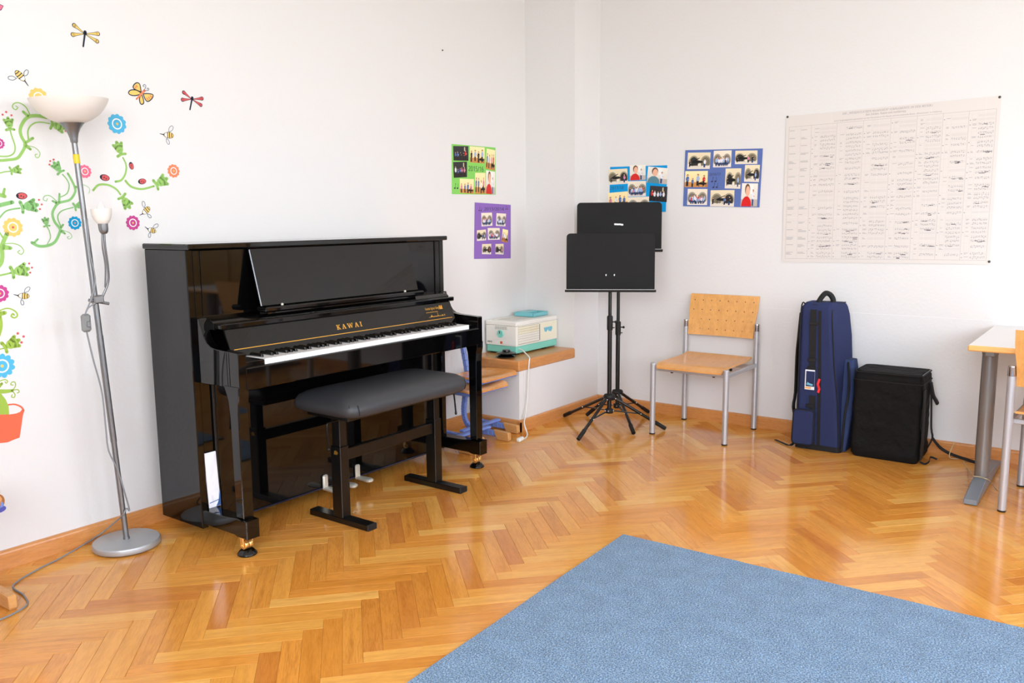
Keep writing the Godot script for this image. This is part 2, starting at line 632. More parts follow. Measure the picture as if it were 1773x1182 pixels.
func build_room() -> void:
	var w := M.wall_paint as Material
	structure("wall_back", geo().span(Vector3(LEFT - 0.2, -0.1, -0.2), Vector3(2.7915, TALL, 0)), w)
	structure("wall_corner", geo().span(Vector3(2.7915, -0.1, -0.2), Vector3(RIGHT + 0.2, TALL, STEP)), w)
	structure("wall_niche", geo().span(Vector3(2.1754, -0.1, 0), Vector3(2.7915, 0.3683, STEP)), w)
	var wr := structure("wall_right", geo().span(Vector3(RIGHT, -0.1, STEP), Vector3(RIGHT + 0.2, TALL, FRONT + 0.2)), w)
	part("painted_dado", geo().span(Vector3(RIGHT - 0.0012, 0.05, STEP), Vector3(RIGHT, 0.735, FRONT), 0.0005), M.dado_paint, wr, "smoother painted lower zone of the wall")
	var wl := geo().span(Vector3(LEFT - 0.2, -0.1, 0), Vector3(LEFT, 0.95, FRONT + 0.2)).span(Vector3(LEFT - 0.2, 2.77, 0), Vector3(LEFT, TALL, FRONT + 0.2))
	wl.span(Vector3(LEFT - 0.2, 0.95, 0), Vector3(LEFT, 2.77, 2.52)).span(Vector3(LEFT - 0.2, 0.95, 4.88), Vector3(LEFT, 2.77, FRONT + 0.2))
	structure("wall_left", wl, w)
	window(4, Transform3D(Basis(Vector3.UP, -PI / 2), Vector3(LEFT - 0.08, 0.95, 3.7)), 1.18, 1.82)
	structure("ceiling", geo().span(Vector3(LEFT - 0.2, TALL, -0.2), Vector3(RIGHT + 0.2, TALL + 0.2, FRONT + 0.2)), M.ceiling_paint)
	# the wall behind the camera with its three windows
	var g := geo()
	var lo := 0.95
	var hi := 2.77
	g.span(Vector3(LEFT, -0.1, FRONT), Vector3(RIGHT, lo, FRONT + 0.2))
	g.span(Vector3(LEFT, hi, FRONT), Vector3(RIGHT, TALL, FRONT + 0.2))
	var edges := [LEFT, -2.65, -1.25, -0.7, 0.7, 1.25, 2.65, RIGHT]
	for i in 4:
		g.span(Vector3(edges[i * 2], lo, FRONT), Vector3(edges[i * 2 + 1], hi, FRONT + 0.2))
	structure("wall_front", g, w)
	for i in 3:
		window(i + 1, Transform3D(Basis(), Vector3(-1.95 + 1.95 * i, lo, FRONT + 0.08)), 0.7, hi - lo)
	# a wide wooden door far down the right wall (the piano mirrors it)
	var d := Node3D.new()
	d.name = "door_1"
	d.position = Vector3(RIGHT, 0, 4.95)
	add_child(d)
	d.set_meta("kind", "structure")
	for s in [-1.0, 1.0]:
		part("door_leaf", geo().span(Vector3(-0.035, 0.01, s * 0.004), Vector3(-0.001, 2.3, s * 0.62), 0.004), M.door_wood, d)
		part("door_panel", geo().span(Vector3(-0.047, 0.25, s * 0.12), Vector3(-0.034, 2.1, s * 0.5), 0.006), M.door_wood, d)
	var fr := geo().span(Vector3(-0.05, 0, -0.72), Vector3(-0.001, 2.4, -0.62), 0.004).span(Vector3(-0.05, 0, 0.62), Vector3(-0.001, 2.4, 0.72), 0.004).span(Vector3(-0.05, 2.3, -0.62), Vector3(-0.001, 2.4, 0.62), 0.004)
	part("door_frame", fr, M.door_wood, d)
	part("door_handle", geo().tube(soft([Vector3(-0.035, 1.05, 0.08), Vector3(-0.09, 1.05, 0.08), Vector3(-0.09, 1.05, 0.2)]), 0.009), M.brass, d)
	var o := M.oak as Material
	structure("baseboard_back", board(LEFT, 0, 2.1754, 0, Vector3.BACK), o)
	structure("baseboard_niche", board(2.1754, 0.0, 2.1754, STEP + 0.018, Vector3.LEFT), o)
	structure("baseboard_corner", board(2.1574, STEP, RIGHT, STEP, Vector3.BACK), o)
	structure("baseboard_right", board(RIGHT - 0.0012, STEP, RIGHT - 0.0012, 4.23, Vector3.LEFT), o)
	structure("baseboard_left", board(LEFT, 0, LEFT, FRONT, Vector3.RIGHT), o)
	structure("baseboard_front", board(LEFT, FRONT, RIGHT, FRONT, Vector3.FORWARD), o)
	structure("trim_1", geo().span(Vector3(2.163, 0.3683, 0), Vector3(2.7915, 0.4326, 0.391), 0.007), o, "oak ledge board capping the low wall of the niche")
	structure("trim_2", geo().lathe([Vector2(0.0, 0.006), Vector2(0.003, 0.005), Vector2(0.005, 0.0)], Transform3D(Basis(Vector3.RIGHT, Vector3.BACK, Vector3.DOWN), Vector3(1.9729, 2.2350, 0.0)), 10), M.pin_metal, "small dark nail head alone on the wall")

func window(n: int, xf: Transform3D, half: float, hh: float) -> void:
	# frame and panes of a window 2 * half wide, seen from -z
	var o := Node3D.new()
	o.name = "window_%d" % n
	o.transform = xf
	add_child(o)
	o.set_meta("kind", "structure")
	var f := geo()
	for sx in [-1.0, 1.0]:
		f.span(Vector3(sx * half, 0, 0), Vector3(sx * (half - 0.06), hh, 0.07), 0.004)
	f.span(Vector3(-half, 0, 0), Vector3(half, 0.07, 0.07), 0.004)
	f.span(Vector3(-half, hh - 0.07, 0), Vector3(half, hh, 0.07), 0.004)
	f.span(Vector3(-0.05, 0, 0), Vector3(0.05, hh, 0.06), 0.004)
	part("window_frame", f, M.white_paint, o)
	for sx in [-1.0, 1.0]:
		part("pane", geo().span(Vector3(sx * 0.05, 0.07, 0.03), Vector3(sx * (half - 0.06), hh - 0.07, 0.034)), M.window_glass, o)
	part("window_sill", geo().span(Vector3(-half - 0.02, -0.03, -0.16), Vector3(half + 0.02, 0.0, 0.06), 0.006), M.white_paint, o)

func plank_geo(pts: PackedVector2Array, uv_at: Vector2) -> Geo:
	# pts: outline in the plank's own axes (x along the grain), clockwise or not; top at y = 0
	var g := geo()
	var e := 0.0005
	var p := pts
	if Geometry2D.is_polygon_clockwise(p):
		p.reverse()
	var top := PackedVector2Array()
	for i in p.size():
		var d1 := (p[i] - p[(i + p.size() - 1) % p.size()]).normalized()
		var d2 := (p[(i + 1) % p.size()] - p[i]).normalized()
		var m := Vector2(-d1.y, d1.x) + Vector2(-d2.y, d2.x)
		top.append(p[i] + m * e)
	var sc := Vector2(1.0 / 0.9, 1.0 / 0.30)
	for i in range(1, p.size() - 1):
		var a := top[0]; var b := top[i]; var c := top[i + 1]
		g.tri(Vector3(a.x, 0, a.y), Vector3(b.x, 0, b.y), Vector3(c.x, 0, c.y), Vector3.UP, Vector3.UP, Vector3.UP, a * sc + uv_at, b * sc + uv_at, c * sc + uv_at)
	for i in p.size():
		var j := (i + 1) % p.size()
		var d := (p[j] - p[i]).normalized()
		var o := Vector3(d.y, 0, -d.x)
		var ua := p[i] * sc + uv_at
		var ub := p[j] * sc + uv_at
		g.face(Vector3(top[i].x, 0, top[i].y), Vector3(top[j].x, 0, top[j].y), Vector3(p[j].x, -e, p[j].y), Vector3(p[i].x, -e, p[i].y), o + Vector3.UP, ua, ub, ub, ua)
		g.face(Vector3(p[i].x, -e, p[i].y), Vector3(p[j].x, -e, p[j].y), Vector3(p[j].x, -0.012, p[j].y), Vector3(p[i].x, -0.012, p[i].y), o, ua, ub, ub, ua)
	return g

func seen_at(p: Vector3) -> Vector3:
	var q := cam_basis.transposed() * (p - CAM)
	if q.z > -0.1:
		return Vector3(-9999, -9999, 0)
	return Vector3(886.5 + 1468.75 * q.x / -q.z, 591.0 - 1468.75 * q.y / -q.z, -q.z)

func build_floor() -> void:
	var base := geo().span(Vector3(LEFT - 0.1, -0.1, -0.1), Vector3(RIGHT + 0.1, -0.011, FRONT + 0.1))
	var floor_o := structure("floor", base, M.joint_dark)
	var rng := RandomNumberGenerator.new()
	rng.seed = 4711
	var W := 0.0605
	var L := W * 6.0
	var gap := 0.00025
	var ea := Vector2(1, 1).normalized().rotated(-0.04)
	var eb := Vector2(-1, 1).normalized().rotated(-0.04)
	var origin := Vector2(0.27, 1.271) - ea * L
	var room := PackedVector2Array([Vector2(LEFT, 0), Vector2(2.1754, 0), Vector2(2.1754, STEP), Vector2(RIGHT, STEP), Vector2(RIGHT, FRONT), Vector2(LEFT, FRONT)])
	var full := []
	for k in 8:
		var h := Vector2(L * 0.5 - gap, W * 0.5 - gap)
		full.append(plank_geo(PackedVector2Array([Vector2(-h.x, -h.y), Vector2(h.x, -h.y), h, Vector2(-h.x, h.y)]), Vector2(0.13 * k + 0.5, 0.37 * k)))
	var full_mesh := []
	for g in full:
		full_mesh.append(g.mesh(null))
	var all := []
	for n in range(-95, 96):
		for m in range(-14, 22):
			var off := Vector2(-n * W, n * W) + Vector2(m * L, m * L)
			for kind in 2:
				var c := off + (Vector2(L * 0.5, W * 0.5) if kind == 0 else Vector2(L + W * 0.5, L * 0.5))
				var w := origin + ea * c.x + eb * c.y
				if w.x < LEFT - L or w.x > RIGHT + L or w.y < -L or w.y > FRONT + L:
					continue
				var dir := ea if kind == 0 else eb
				var cross := Vector2(-dir.y, dir.x)
				var h := Vector2(L * 0.5 - gap, W * 0.5 - gap)
				var poly := PackedVector2Array()
				var inside := true
				for s in [Vector2(-1, -1), Vector2(1, -1), Vector2(1, 1), Vector2(-1, 1)]:
					var q: Vector2 = w + dir * (h.x * s.x) + cross * (h.y * s.y)
					poly.append(q)
					if not Geometry2D.is_point_in_polygon(q, room):
						inside = false
				var tone := rng.randi_range(0, 7)
				var weight := rng.randf()
				if tone in [5, 3] and weight > 0.5:
					tone = 0
				if kind == 0 and tone in [4, 5] and weight > 0.2:
					tone = 2
				if kind == 1 and tone in [2, 3] and weight > 0.25:
					tone = 1
				var tilt := Vector2(rng.randf_range(-0.0016, 0.0016), rng.randf_range(-0.004, 0.004))
				var variant := rng.randi_range(0, 7)
				var own = null
				if not inside:
					var cut := Geometry2D.intersect_polygons(poly, room)
					if cut.is_empty():
						continue
					var loc := PackedVector2Array()
					for q in cut[0]:
						loc.append(Vector2((q - w).dot(dir), (q - w).dot(cross)))
					if loc.size() < 3:
						continue
					var ok := true
					for i in loc.size():
						if loc[i].distance_to(loc[(i + 1) % loc.size()]) < 0.0008:
							ok = false
					if not ok:
						continue
					own = plank_geo(loc, Vector2(0.13 * variant + 0.5, 0.37 * variant))
				var s := seen_at(Vector3(w.x, 0, w.y))
				var vis := s.x > -30 and s.x < 1803 and s.y < 1215
				if w.y > 1.86 and w.x < 0.95:
					vis = false
				if w.x > 0.05 and w.x < 1.44 and w.y < 0.3:
					vis = false
				var b := Basis(Vector3(dir.x, 0, dir.y), Vector3.UP, Vector3(-dir.y, 0, dir.x))
				b = b * Basis(Vector3.BACK, tilt.x) * Basis(Vector3.RIGHT, tilt.y)
				all.append({"d": s.z if vis else 999.0 + all.size(), "xf": Transform3D(b, Vector3(w.x, 0, w.y)), "tone": tone, "variant": variant, "own": own})
	all.sort_custom(func(a, b): return a.d < b.d)
	var rest := {}
	for i in all.size():
		var p = all[i]
		if i < 300:
			var o := MeshInstance3D.new()
			o.name = "plank"
			o.mesh = p.own.mesh(null) if p.own else full_mesh[p.variant]
			o.set_surface_override_material(0, M["parquet_%d" % p.tone])
			o.transform = p.xf
			floor_o.add_child(o, true)
		else:
			if not rest.has(p.tone):
				rest[p.tone] = geo()
			var src: Geo = p.own if p.own else full[p.variant]
			var xf: Transform3D = p.xf
			rest[p.tone].v.append_array(xf * src.v)
			rest[p.tone].n.append_array(Transform3D(xf.basis, Vector3.ZERO) * src.n)
			rest[p.tone].t.append_array(src.t)
	var am := ArrayMesh.new()
	for tone in rest:
		var one: ArrayMesh = rest[tone].mesh(null)
		am.add_surface_from_arrays(Mesh.PRIMITIVE_TRIANGLES, one.surface_get_arrays(0))
		am.surface_set_material(am.get_surface_count() - 1, M["parquet_%d" % tone])
	var field := mesh_part("parquet_field", am, floor_o, "herringbone planks farther off")
	field.set_meta("kind", "stuff")

# ---------------------------------------------------------------- the piano
func wpart(called: String, g: Geo, m: Material, t: Node3D, label := "", parent: Node3D = null) -> MeshInstance3D:
	# g is in room coordinates; t is the (unturned) thing
	for i in g.v.size():
		g.v[i] -= t.position
	return part(called, g, m, parent if parent else t, label)

func side_profile(pts: Array, x0: float, x1: float, bevel := 0.0) -> Geo:
	# outline given as (z, y), pushed along x
	return geo().prism(pts, Transform3D(Basis(Vector3.BACK, Vector3.UP, Vector3.LEFT), Vector3(x1, 0, 0)), x1 - x0, bevel)

func build_piano() -> void:
	var P := M.piano_black as Material
	var t := thing("upright_piano", Vector3(0.745, 0, 0.25), "black high-gloss upright piano standing against the white wall behind the bench", "piano")
	wpart("side_panel", geo().span(Vector3(0, 0.06, 0.113), Vector3(0.03, 1.168, 0.397), 0.003), P, t)
	wpart("side_panel", geo().span(Vector3(1.46, 0.06, 0.113), Vector3(1.49, 1.168, 0.397), 0.003), P, t)
	wpart("back_frame", geo().span(Vector3(0.03, 0.06, 0.113), Vector3(1.46, 1.165, 0.16)).span(Vector3(0.03, 0.06, 0.16), Vector3(1.46, 0.085, 0.38)), M.piano_satin, t)
	wpart("lid", geo().span(Vector3(-0.004, 1.168, 0.105), Vector3(1.494, 1.19, 0.424), 0.004), P, t)
	for x in [0.030, 1.428]:
		wpart("stile", geo().span(Vector3(x, 0.902, 0.36), Vector3(x + 0.032, 1.166, 0.394), 0.003), P, t)
	wpart("upper_panel", geo().span(Vector3(0.065, 0.90, 0.362), Vector3(1.425, 1.165, 0.389), 0.003), P, t)
	wpart("music_shelf", side_profile([Vector2(0.38, 0.86), Vector2(0.472, 0.86), Vector2(0.472, 0.886), Vector2(0.455, 0.899), Vector2(0.38, 0.906)], 0.052, 1.438, 0.001), P, t)
	# folded-out music desk leaning on the upper panel
	var lean := Vector3(0, 1.176 - 0.93, 0.405 - 0.472).normalized()
	var db := Basis(Vector3.RIGHT, lean, Vector3.RIGHT.cross(lean))
	wpart("music_desk", geo().box(Vector3(0.747, 1.053, 0.4385) - db.z * 0.008, Vector3(0.934, 0.252, 0.014), 0.003, db), P, t)
	wpart("desk_ledge", geo().span(Vector3(0.275, 0.908, 0.44), Vector3(1.222, 0.93, 0.505), 0.006).span(Vector3(0.31, 0.898, 0.42), Vector3(1.19, 0.91, 0.47)), P, t)
	for x in [0.37, 1.1]:
		wpart("desk_knob", geo().ball(Vector3(x, 0.934, 0.488), Vector3(0.006, 0.006, 0.006), 6), M.pedal_metal, t)
	wpart("hinge_rail", geo().span(Vector3(0.056, 0.862, 0.462), Vector3(1.436, 0.883, 0.512), 0.004), P, t)
	var fall := wpart("fallboard", side_profile([Vector2(0.49, 0.865), Vector2(0.502, 0.862), Vector2(0.545, 0.758), Vector2(0.53, 0.756)], 0.078, 1.412, 0.002), P, t)
	# gold line, maker's letters and the dealer's mark on the fallboard
	var up := Vector3(0, 0.104, -0.043).normalized()
	var fb := Basis(Vector3.RIGHT, up, Vector3.RIGHT.cross(up))
	var on_fall := func(x: float, y: float) -> Vector3:
		return Vector3(x, y, 0.5018 + (0.862 - y) * 0.4135) - t.position
	part("gold_line", geo().box(on_fall.call(0.742, 0.783) + fb.z * 0.0005, Vector3(1.296, 0.003, 0.0012), 0.0, fb), M.gold_print, fall)
	lettering("lettering", "K A W A I", "Droid Serif", 0.0215, M.gold_print, fall, Transform3D(fb, on_fall.call(0.628, 0.802)), 0.0008, 0.150, 700)
	lettering("dealer_lettering", "Gustav Ignaz Stingl", "Droid Sans", 0.016, M.gold_print, fall, Transform3D(fb, on_fall.call(1.213, 0.829)), 0.0006, 0.104)
	lettering("dealer_lettering", "Meisterwerkstatt f\u00fcr Klaviere", "Droid Sans", 0.006, M.gold_print, fall, Transform3D(fb, on_fall.call(1.213, 0.818)), 0.0006, 0.085)
	var em := geo().prism([Vector2(0, 0), Vector2(0.022, 0), Vector2(0.022, 0.02), Vector2(0.016, 0.02), Vector2(0.004, 0.008), Vector2(0.009, 0.02), Vector2(0, 0.02)], Transform3D(fb, on_fall.call(1.318, 0.829)), 0.0006)
	part("dealer_emblem", em, M.gold_print, fall)
	var sky := geo()
	for q in [[0.0, 0.128, 0.0035], [0.02, 0.012, 0.009], [0.029, 0.004, 0.013], [0.074, 0.003, 0.022], [0.070, 0.012, 0.007], [0.10, 0.016, 0.006], [0.12, 0.006, 0.008]]:
		sky.prism([Vector2(q[0], 0), Vector2(q[0] + q[1], 0), Vector2(q[0] + q[1] * 0.6, q[2]), Vector2(q[0] + q[1] * 0.3, q[2])], Transform3D(fb, on_fall.call(1.217, 0.797)), 0.0006)
	part("dealer_skyline", sky, M.gold_print, fall)
	# the action of keys
	var x0 := 0.1445
	var pitch := 0.02371
	for q in [Vector2(0.05, x0 - 0.001), Vector2(x0 + 52 * pitch + 0.001, 1.44)]:
		wpart("key_block", geo().span(Vector3(q.x, 0.72, 0.535), Vector3(q.y, 0.752, 0.655), 0.003), P, t)
	var wk := geo().box(Vector3(0, -0.011, -0.065), Vector3(pitch - 0.0009, 0.022, 0.13), 0.0012).mesh(M.key_white)
	var bk := side_profile([Vector2(-0.13, 0), Vector2(-0.042, 0), Vector2(-0.047, 0.012), Vector2(-0.13, 0.014)], -0.0052, 0.0052, 0.0012).mesh(M.key_black)
	for i in 52:
		var at := Vector3(x0 + (i + 0.5) * pitch, 0.753, 0.655) - t.position
		mesh_part("white_key", wk, t).position = at
		if i % 7 in [0, 2, 3, 5, 6] and i < 51:
			mesh_part("black_key", bk, t).position = at + Vector3(pitch * 0.5, -0.001, 0)
	wpart("key_bed", geo().span(Vector3(0.045, 0.648, 0.36), Vector3(1.445, 0.722, 0.652)), P, t)
	wpart("key_slip", geo().span(Vector3(0.048, 0.646, 0.652), Vector3(1.442, 0.73, 0.668), 0.003), P, t)
	var cheek := [Vector2(0.372, 0.652), Vector2(0.372, 0.905), Vector2(0.428, 0.905), Vector2(0.440, 0.872), Vector2(0.456, 0.836), Vector2(0.474, 0.812), Vector2(0.497, 0.799), Vector2(0.53, 0.794), Vector2(0.66, 0.788), Vector2(0.664, 0.783), Vector2(0.664, 0.655)]
	var leg := [Vector2(0.572, 0.66), Vector2(0.664, 0.66), Vector2(0.663, 0.63), Vector2(0.657, 0.60), Vector2(0.654, 0.56), Vector2(0.652, 0.15), Vector2(0.606, 0.15), Vector2(0.603, 0.54), Vector2(0.597, 0.60), Vector2(0.586, 0.632)]
	for s in 2:
		var a := 0.018 if s == 0 else 1.436
		var arm := side_profile(cheek, a, a + 0.036, 0.002)
		for q in [[0.586, 0.594], [0.602, 0.608]]:
			arm.span(Vector3(a - 0.0015, 0.656, q[0]), Vector3(a + 0.0375, 0.788, q[1]), 0.0007)
		wpart("arm", arm, P, t)
		wpart("leg", side_profile(leg, a - 0.006, a + 0.042, 0.003), P, t)
		var toe := side_profile([Vector2(0.38, 0.08), Vector2(0.60, 0.08), Vector2(0.615, 0.075), Vector2(0.678, 0.075), Vector2(0.678, 0.147), Vector2(0.612, 0.148), Vector2(0.55, 0.142), Vector2(0.38, 0.138)], a - 0.014, a + 0.046, 0.003)
		wpart("toe_block", toe, P, t)
		var cx := a + 0.016
		var fork := geo().span(Vector3(cx - 0.022, 0.070, 0.615), Vector3(cx + 0.022, 0.0765, 0.647), 0.001).span(Vector3(cx - 0.023, 0.036, 0.622), Vector3(cx - 0.0195, 0.074, 0.642), 0.001).span(Vector3(cx + 0.0195, 0.036, 0.622), Vector3(cx + 0.023, 0.074, 0.642), 0.001)
		fork.tube([Vector3(cx - 0.026, 0.042, 0.632), Vector3(cx + 0.026, 0.042, 0.632)], 0.004)
		var caster := wpart("caster", fork, M.brass, t)
		for k in [-1.0, 1.0]:
			var wx := Transform3D(Basis(Vector3.UP, Vector3.RIGHT, Vector3.FORWARD), Vector3(cx + 0.0095 * k, 0.042, 0.632))
			wpart("wheel", geo().lathe([Vector2(0.001, -0.0085), Vector2(0.016, -0.0085), Vector2(0.018, -0.0065), Vector2(0.018, 0.0065), Vector2(0.016, 0.0085), Vector2(0.001, 0.0085)], wx), M.brass, t, "", caster)
		var cup := thing("caster_cup", Vector3(cx, 0, 0.632), ["black domed cup under the piano's front left caster near the lamp", "black domed cup under the piano's front right caster near the bench's far foot"][s], "caster cup", "cups under the piano casters")
		part("cup", geo().lathe([Vector2(0.001, 0.0), Vector2(0.034, 0.0), Vector2(0.038, 0.003), Vector2(0.037, 0.008), Vector2(0.026, 0.021), Vector2(0.020, 0.023), Vector2(0.001, 0.0235)]), M.gloss_black, cup)
	# lower front: two stiles, the removable panel, its pale bottom rim
	wpart("lower_panel", geo().span(Vector3(0.100, 0.064, 0.362), Vector3(1.390, 0.648, 0.386), 0.003), P, t)
	wpart("lower_stile", geo().span(Vector3(0.03, 0.064, 0.355), Vector3(0.085, 0.648, 0.378), 0.003), P, t)
	wpart("lower_stile", geo().span(Vector3(1.405, 0.064, 0.355), Vector3(1.46, 0.648, 0.378), 0.003), P, t)
	for x in [0.086, 1.392]:
		wpart("bead", geo().span(Vector3(x, 0.064, 0.36), Vector3(x + 0.012, 0.648, 0.388), 0.002), M.piano_satin, t)
	wpart("bottom_rim", geo().span(Vector3(0.05, 0.056, 0.36), Vector3(1.44, 0.0635, 0.390), 0.002), M.rim_strip, t)
	for i in 3:
		var x: float = [0.640, 0.740, 0.840][i]
		var pd := wpart("pedal", geo().span(Vector3(x - 0.0145, 0.05, 0.386), Vector3(x + 0.0145, 0.122, 0.402), 0.006), M.pedal_metal, t)
		var tip := []
		for k in 13:
			var an := -PI / 2 + PI * k / 12
			tip.append(Vector2(0.470 + 0.021 * cos(an), 0.021 * sin(an)))
		var outline := [Vector2(0.39, -0.0135), Vector2(0.42, -0.015)] + tip + [Vector2(0.42, 0.015), Vector2(0.39, 0.0135)]
		wpart("tongue", geo().prism(outline, Transform3D(Basis(Vector3.BACK, Vector3.RIGHT, Vector3.UP), Vector3(x, 0.050, 0)), 0.017, 0.006), M.pedal_metal, t, "", pd)
	# crinkled white packet standing on the left toe block
	var k := thing("white_packet", Vector3(0.0575, 0.139, 0.40), "crinkled white paper packet with blue print standing behind the piano's left leg", "packet")
	var rng := RandomNumberGenerator.new()
	rng.seed = 5
	var fr := []
	var bk2 := []
	for iy in 17:
		var l1 := PackedVector3Array()
		var l2 := PackedVector3Array()
		for ix in 7:
			var yy := 0.222 * iy / 16.0
			var edge := ix == 0 or ix == 6 or iy == 0 or iy == 16
			var zz := -0.014 * iy / 16.0 + (0.0 if edge else rng.randf_range(0.0, 0.0035)) + 0.004
			l1.append(Vector3(-0.026 + 0.052 * ix / 6.0, yy, zz))
			l2.append(Vector3(-0.026 + 0.052 * ix / 6.0, yy, -0.014 * iy / 16.0))
		fr.append(l1)
		bk2.append(l2)
	part("sheet", geo().grid(fr).grid(bk2, false, true), M.paper_white, k)
	var pr := geo()
	pr.prism([Vector2(0.004, 0.002), Vector2(0.025, 0.002), Vector2(0.025, 0.068), Vector2(0.021, 0.05), Vector2(0.017, 0.026), Vector2(0.010, 0.012)], Transform3D(Basis(), Vector3(0, 0, 0.0062)), 0.0005)
	pr.prism([Vector2(-0.025, 0.020), Vector2(0.024, 0.026), Vector2(0.024, 0.029), Vector2(-0.025, 0.023)], Transform3D(Basis(), Vector3(0, 0, 0.0064)), 0.0005)
	part("print", pr, M.print_blue, k)

func build_bench() -> void:
	var t := thing("piano_bench", Vector3(0.79, 0, 0.665), "black adjustable piano bench with a padded grey-black leather seat before the keys", "bench")
	# cushion: rings of a rounded rectangle, swelling and closing at the top
	var rings := []
	var prof := [[0.484, 0.030], [0.484, 0.012], [0.492, 0.003], [0.508, -0.002], [0.527, 0.001], [0.545, 0.012], [0.558, 0.033], [0.567, 0.07], [0.572, 0.115], [0.574, 0.17]]
	for q in prof:
		var ring := PackedVector3Array()
		for j in 64:
			var a := TAU * (j + 0.5) / 64
			var hx: float = 0.380 - q[1]
			var hz: float = 0.196 - q[1]
			var c := Vector2(signf(cos(a)) * pow(absf(cos(a)), 0.20), signf(sin(a)) * pow(absf(sin(a)), 0.27))
			ring.append(Vector3(0.778 + hx * c.x, q[0], 0.655 + hz * c.y))
		rings.append(ring)
	var cu := wpart("cushion", geo().loft(rings), M.bench_leather, t)
	for sx in [-1.0, 1.0]:
		var fold := geo()
		for k in 2:
			var px: float = 0.778 + sx * (0.335 if k == 0 else 0.362)
			var pz := 0.845 if k == 0 else 0.822
			fold.tube(soft([Vector3(px, 0.538, pz - 0.008), Vector3(px + 0.001 * sx, 0.52, pz + 0.001), Vector3(px - 0.004 * sx, 0.495, pz - 0.002)]), 0.0016, -1.0, 6)
		wpart("corner_fold", fold, M.rubber, t, "", cu)
	wpart("seat_frame", geo().span(Vector3(0.44, 0.462, 0.53), Vector3(1.12, 0.484, 0.78), 0.002), M.black_metal, t)
	for s in 2:
		var x: float = [0.495, 1.088][s]
		wpart("post", geo().span(Vector3(x - 0.024, 0.026, 0.632), Vector3(x + 0.024, 0.335, 0.692), 0.0025), M.black_metal, t)
		wpart("inner_post", geo().span(Vector3(x - 0.019, 0.33, 0.638), Vector3(x + 0.019, 0.463, 0.686), 0.002), M.black_metal, t)
		var f := wpart("foot", geo().span(Vector3(x - 0.025, 0.0, 0.482), Vector3(x + 0.025, 0.027, 0.842), 0.0025), M.black_metal, t)
		wpart("end_cap", geo().span(Vector3(x - 0.0255, 0.0005, 0.841), Vector3(x + 0.0255, 0.0275, 0.8455), 0.002), M.rubber, t, "", f)
		var sx: float = [-1.0, 1.0][s]
		wpart("lever", geo().tube(soft([Vector3(x + sx * 0.02, 0.455, 0.70), Vector3(x + sx * 0.086, 0.456, 0.702), Vector3(x + sx * 0.102, 0.444, 0.706), Vector3(x + sx * 0.105, 0.352, 0.715)], 5), 0.004, -1.0, 8).ball(Vector3(x + sx * 0.105, 0.347, 0.715), Vector3(0.006, 0.009, 0.006), 6), M.lever_black, t)
	wpart("cross_bar", geo().span(Vector3(0.519, 0.268, 0.653), Vector3(1.064, 0.318, 0.680), 0.002), M.black_metal, t)
	wpart("maker_badge", geo().prism([Vector2(0, 0), Vector2(0.02, 0), Vector2(0.026, 0.009), Vector2(0.016, 0.018), Vector2(0.004, 0.016)], Transform3D(Basis(Vector3.BACK, Vector3.UP, Vector3.LEFT), Vector3(0.471, 0.30, 0.652)), 0.0006), M.gold_print, t)

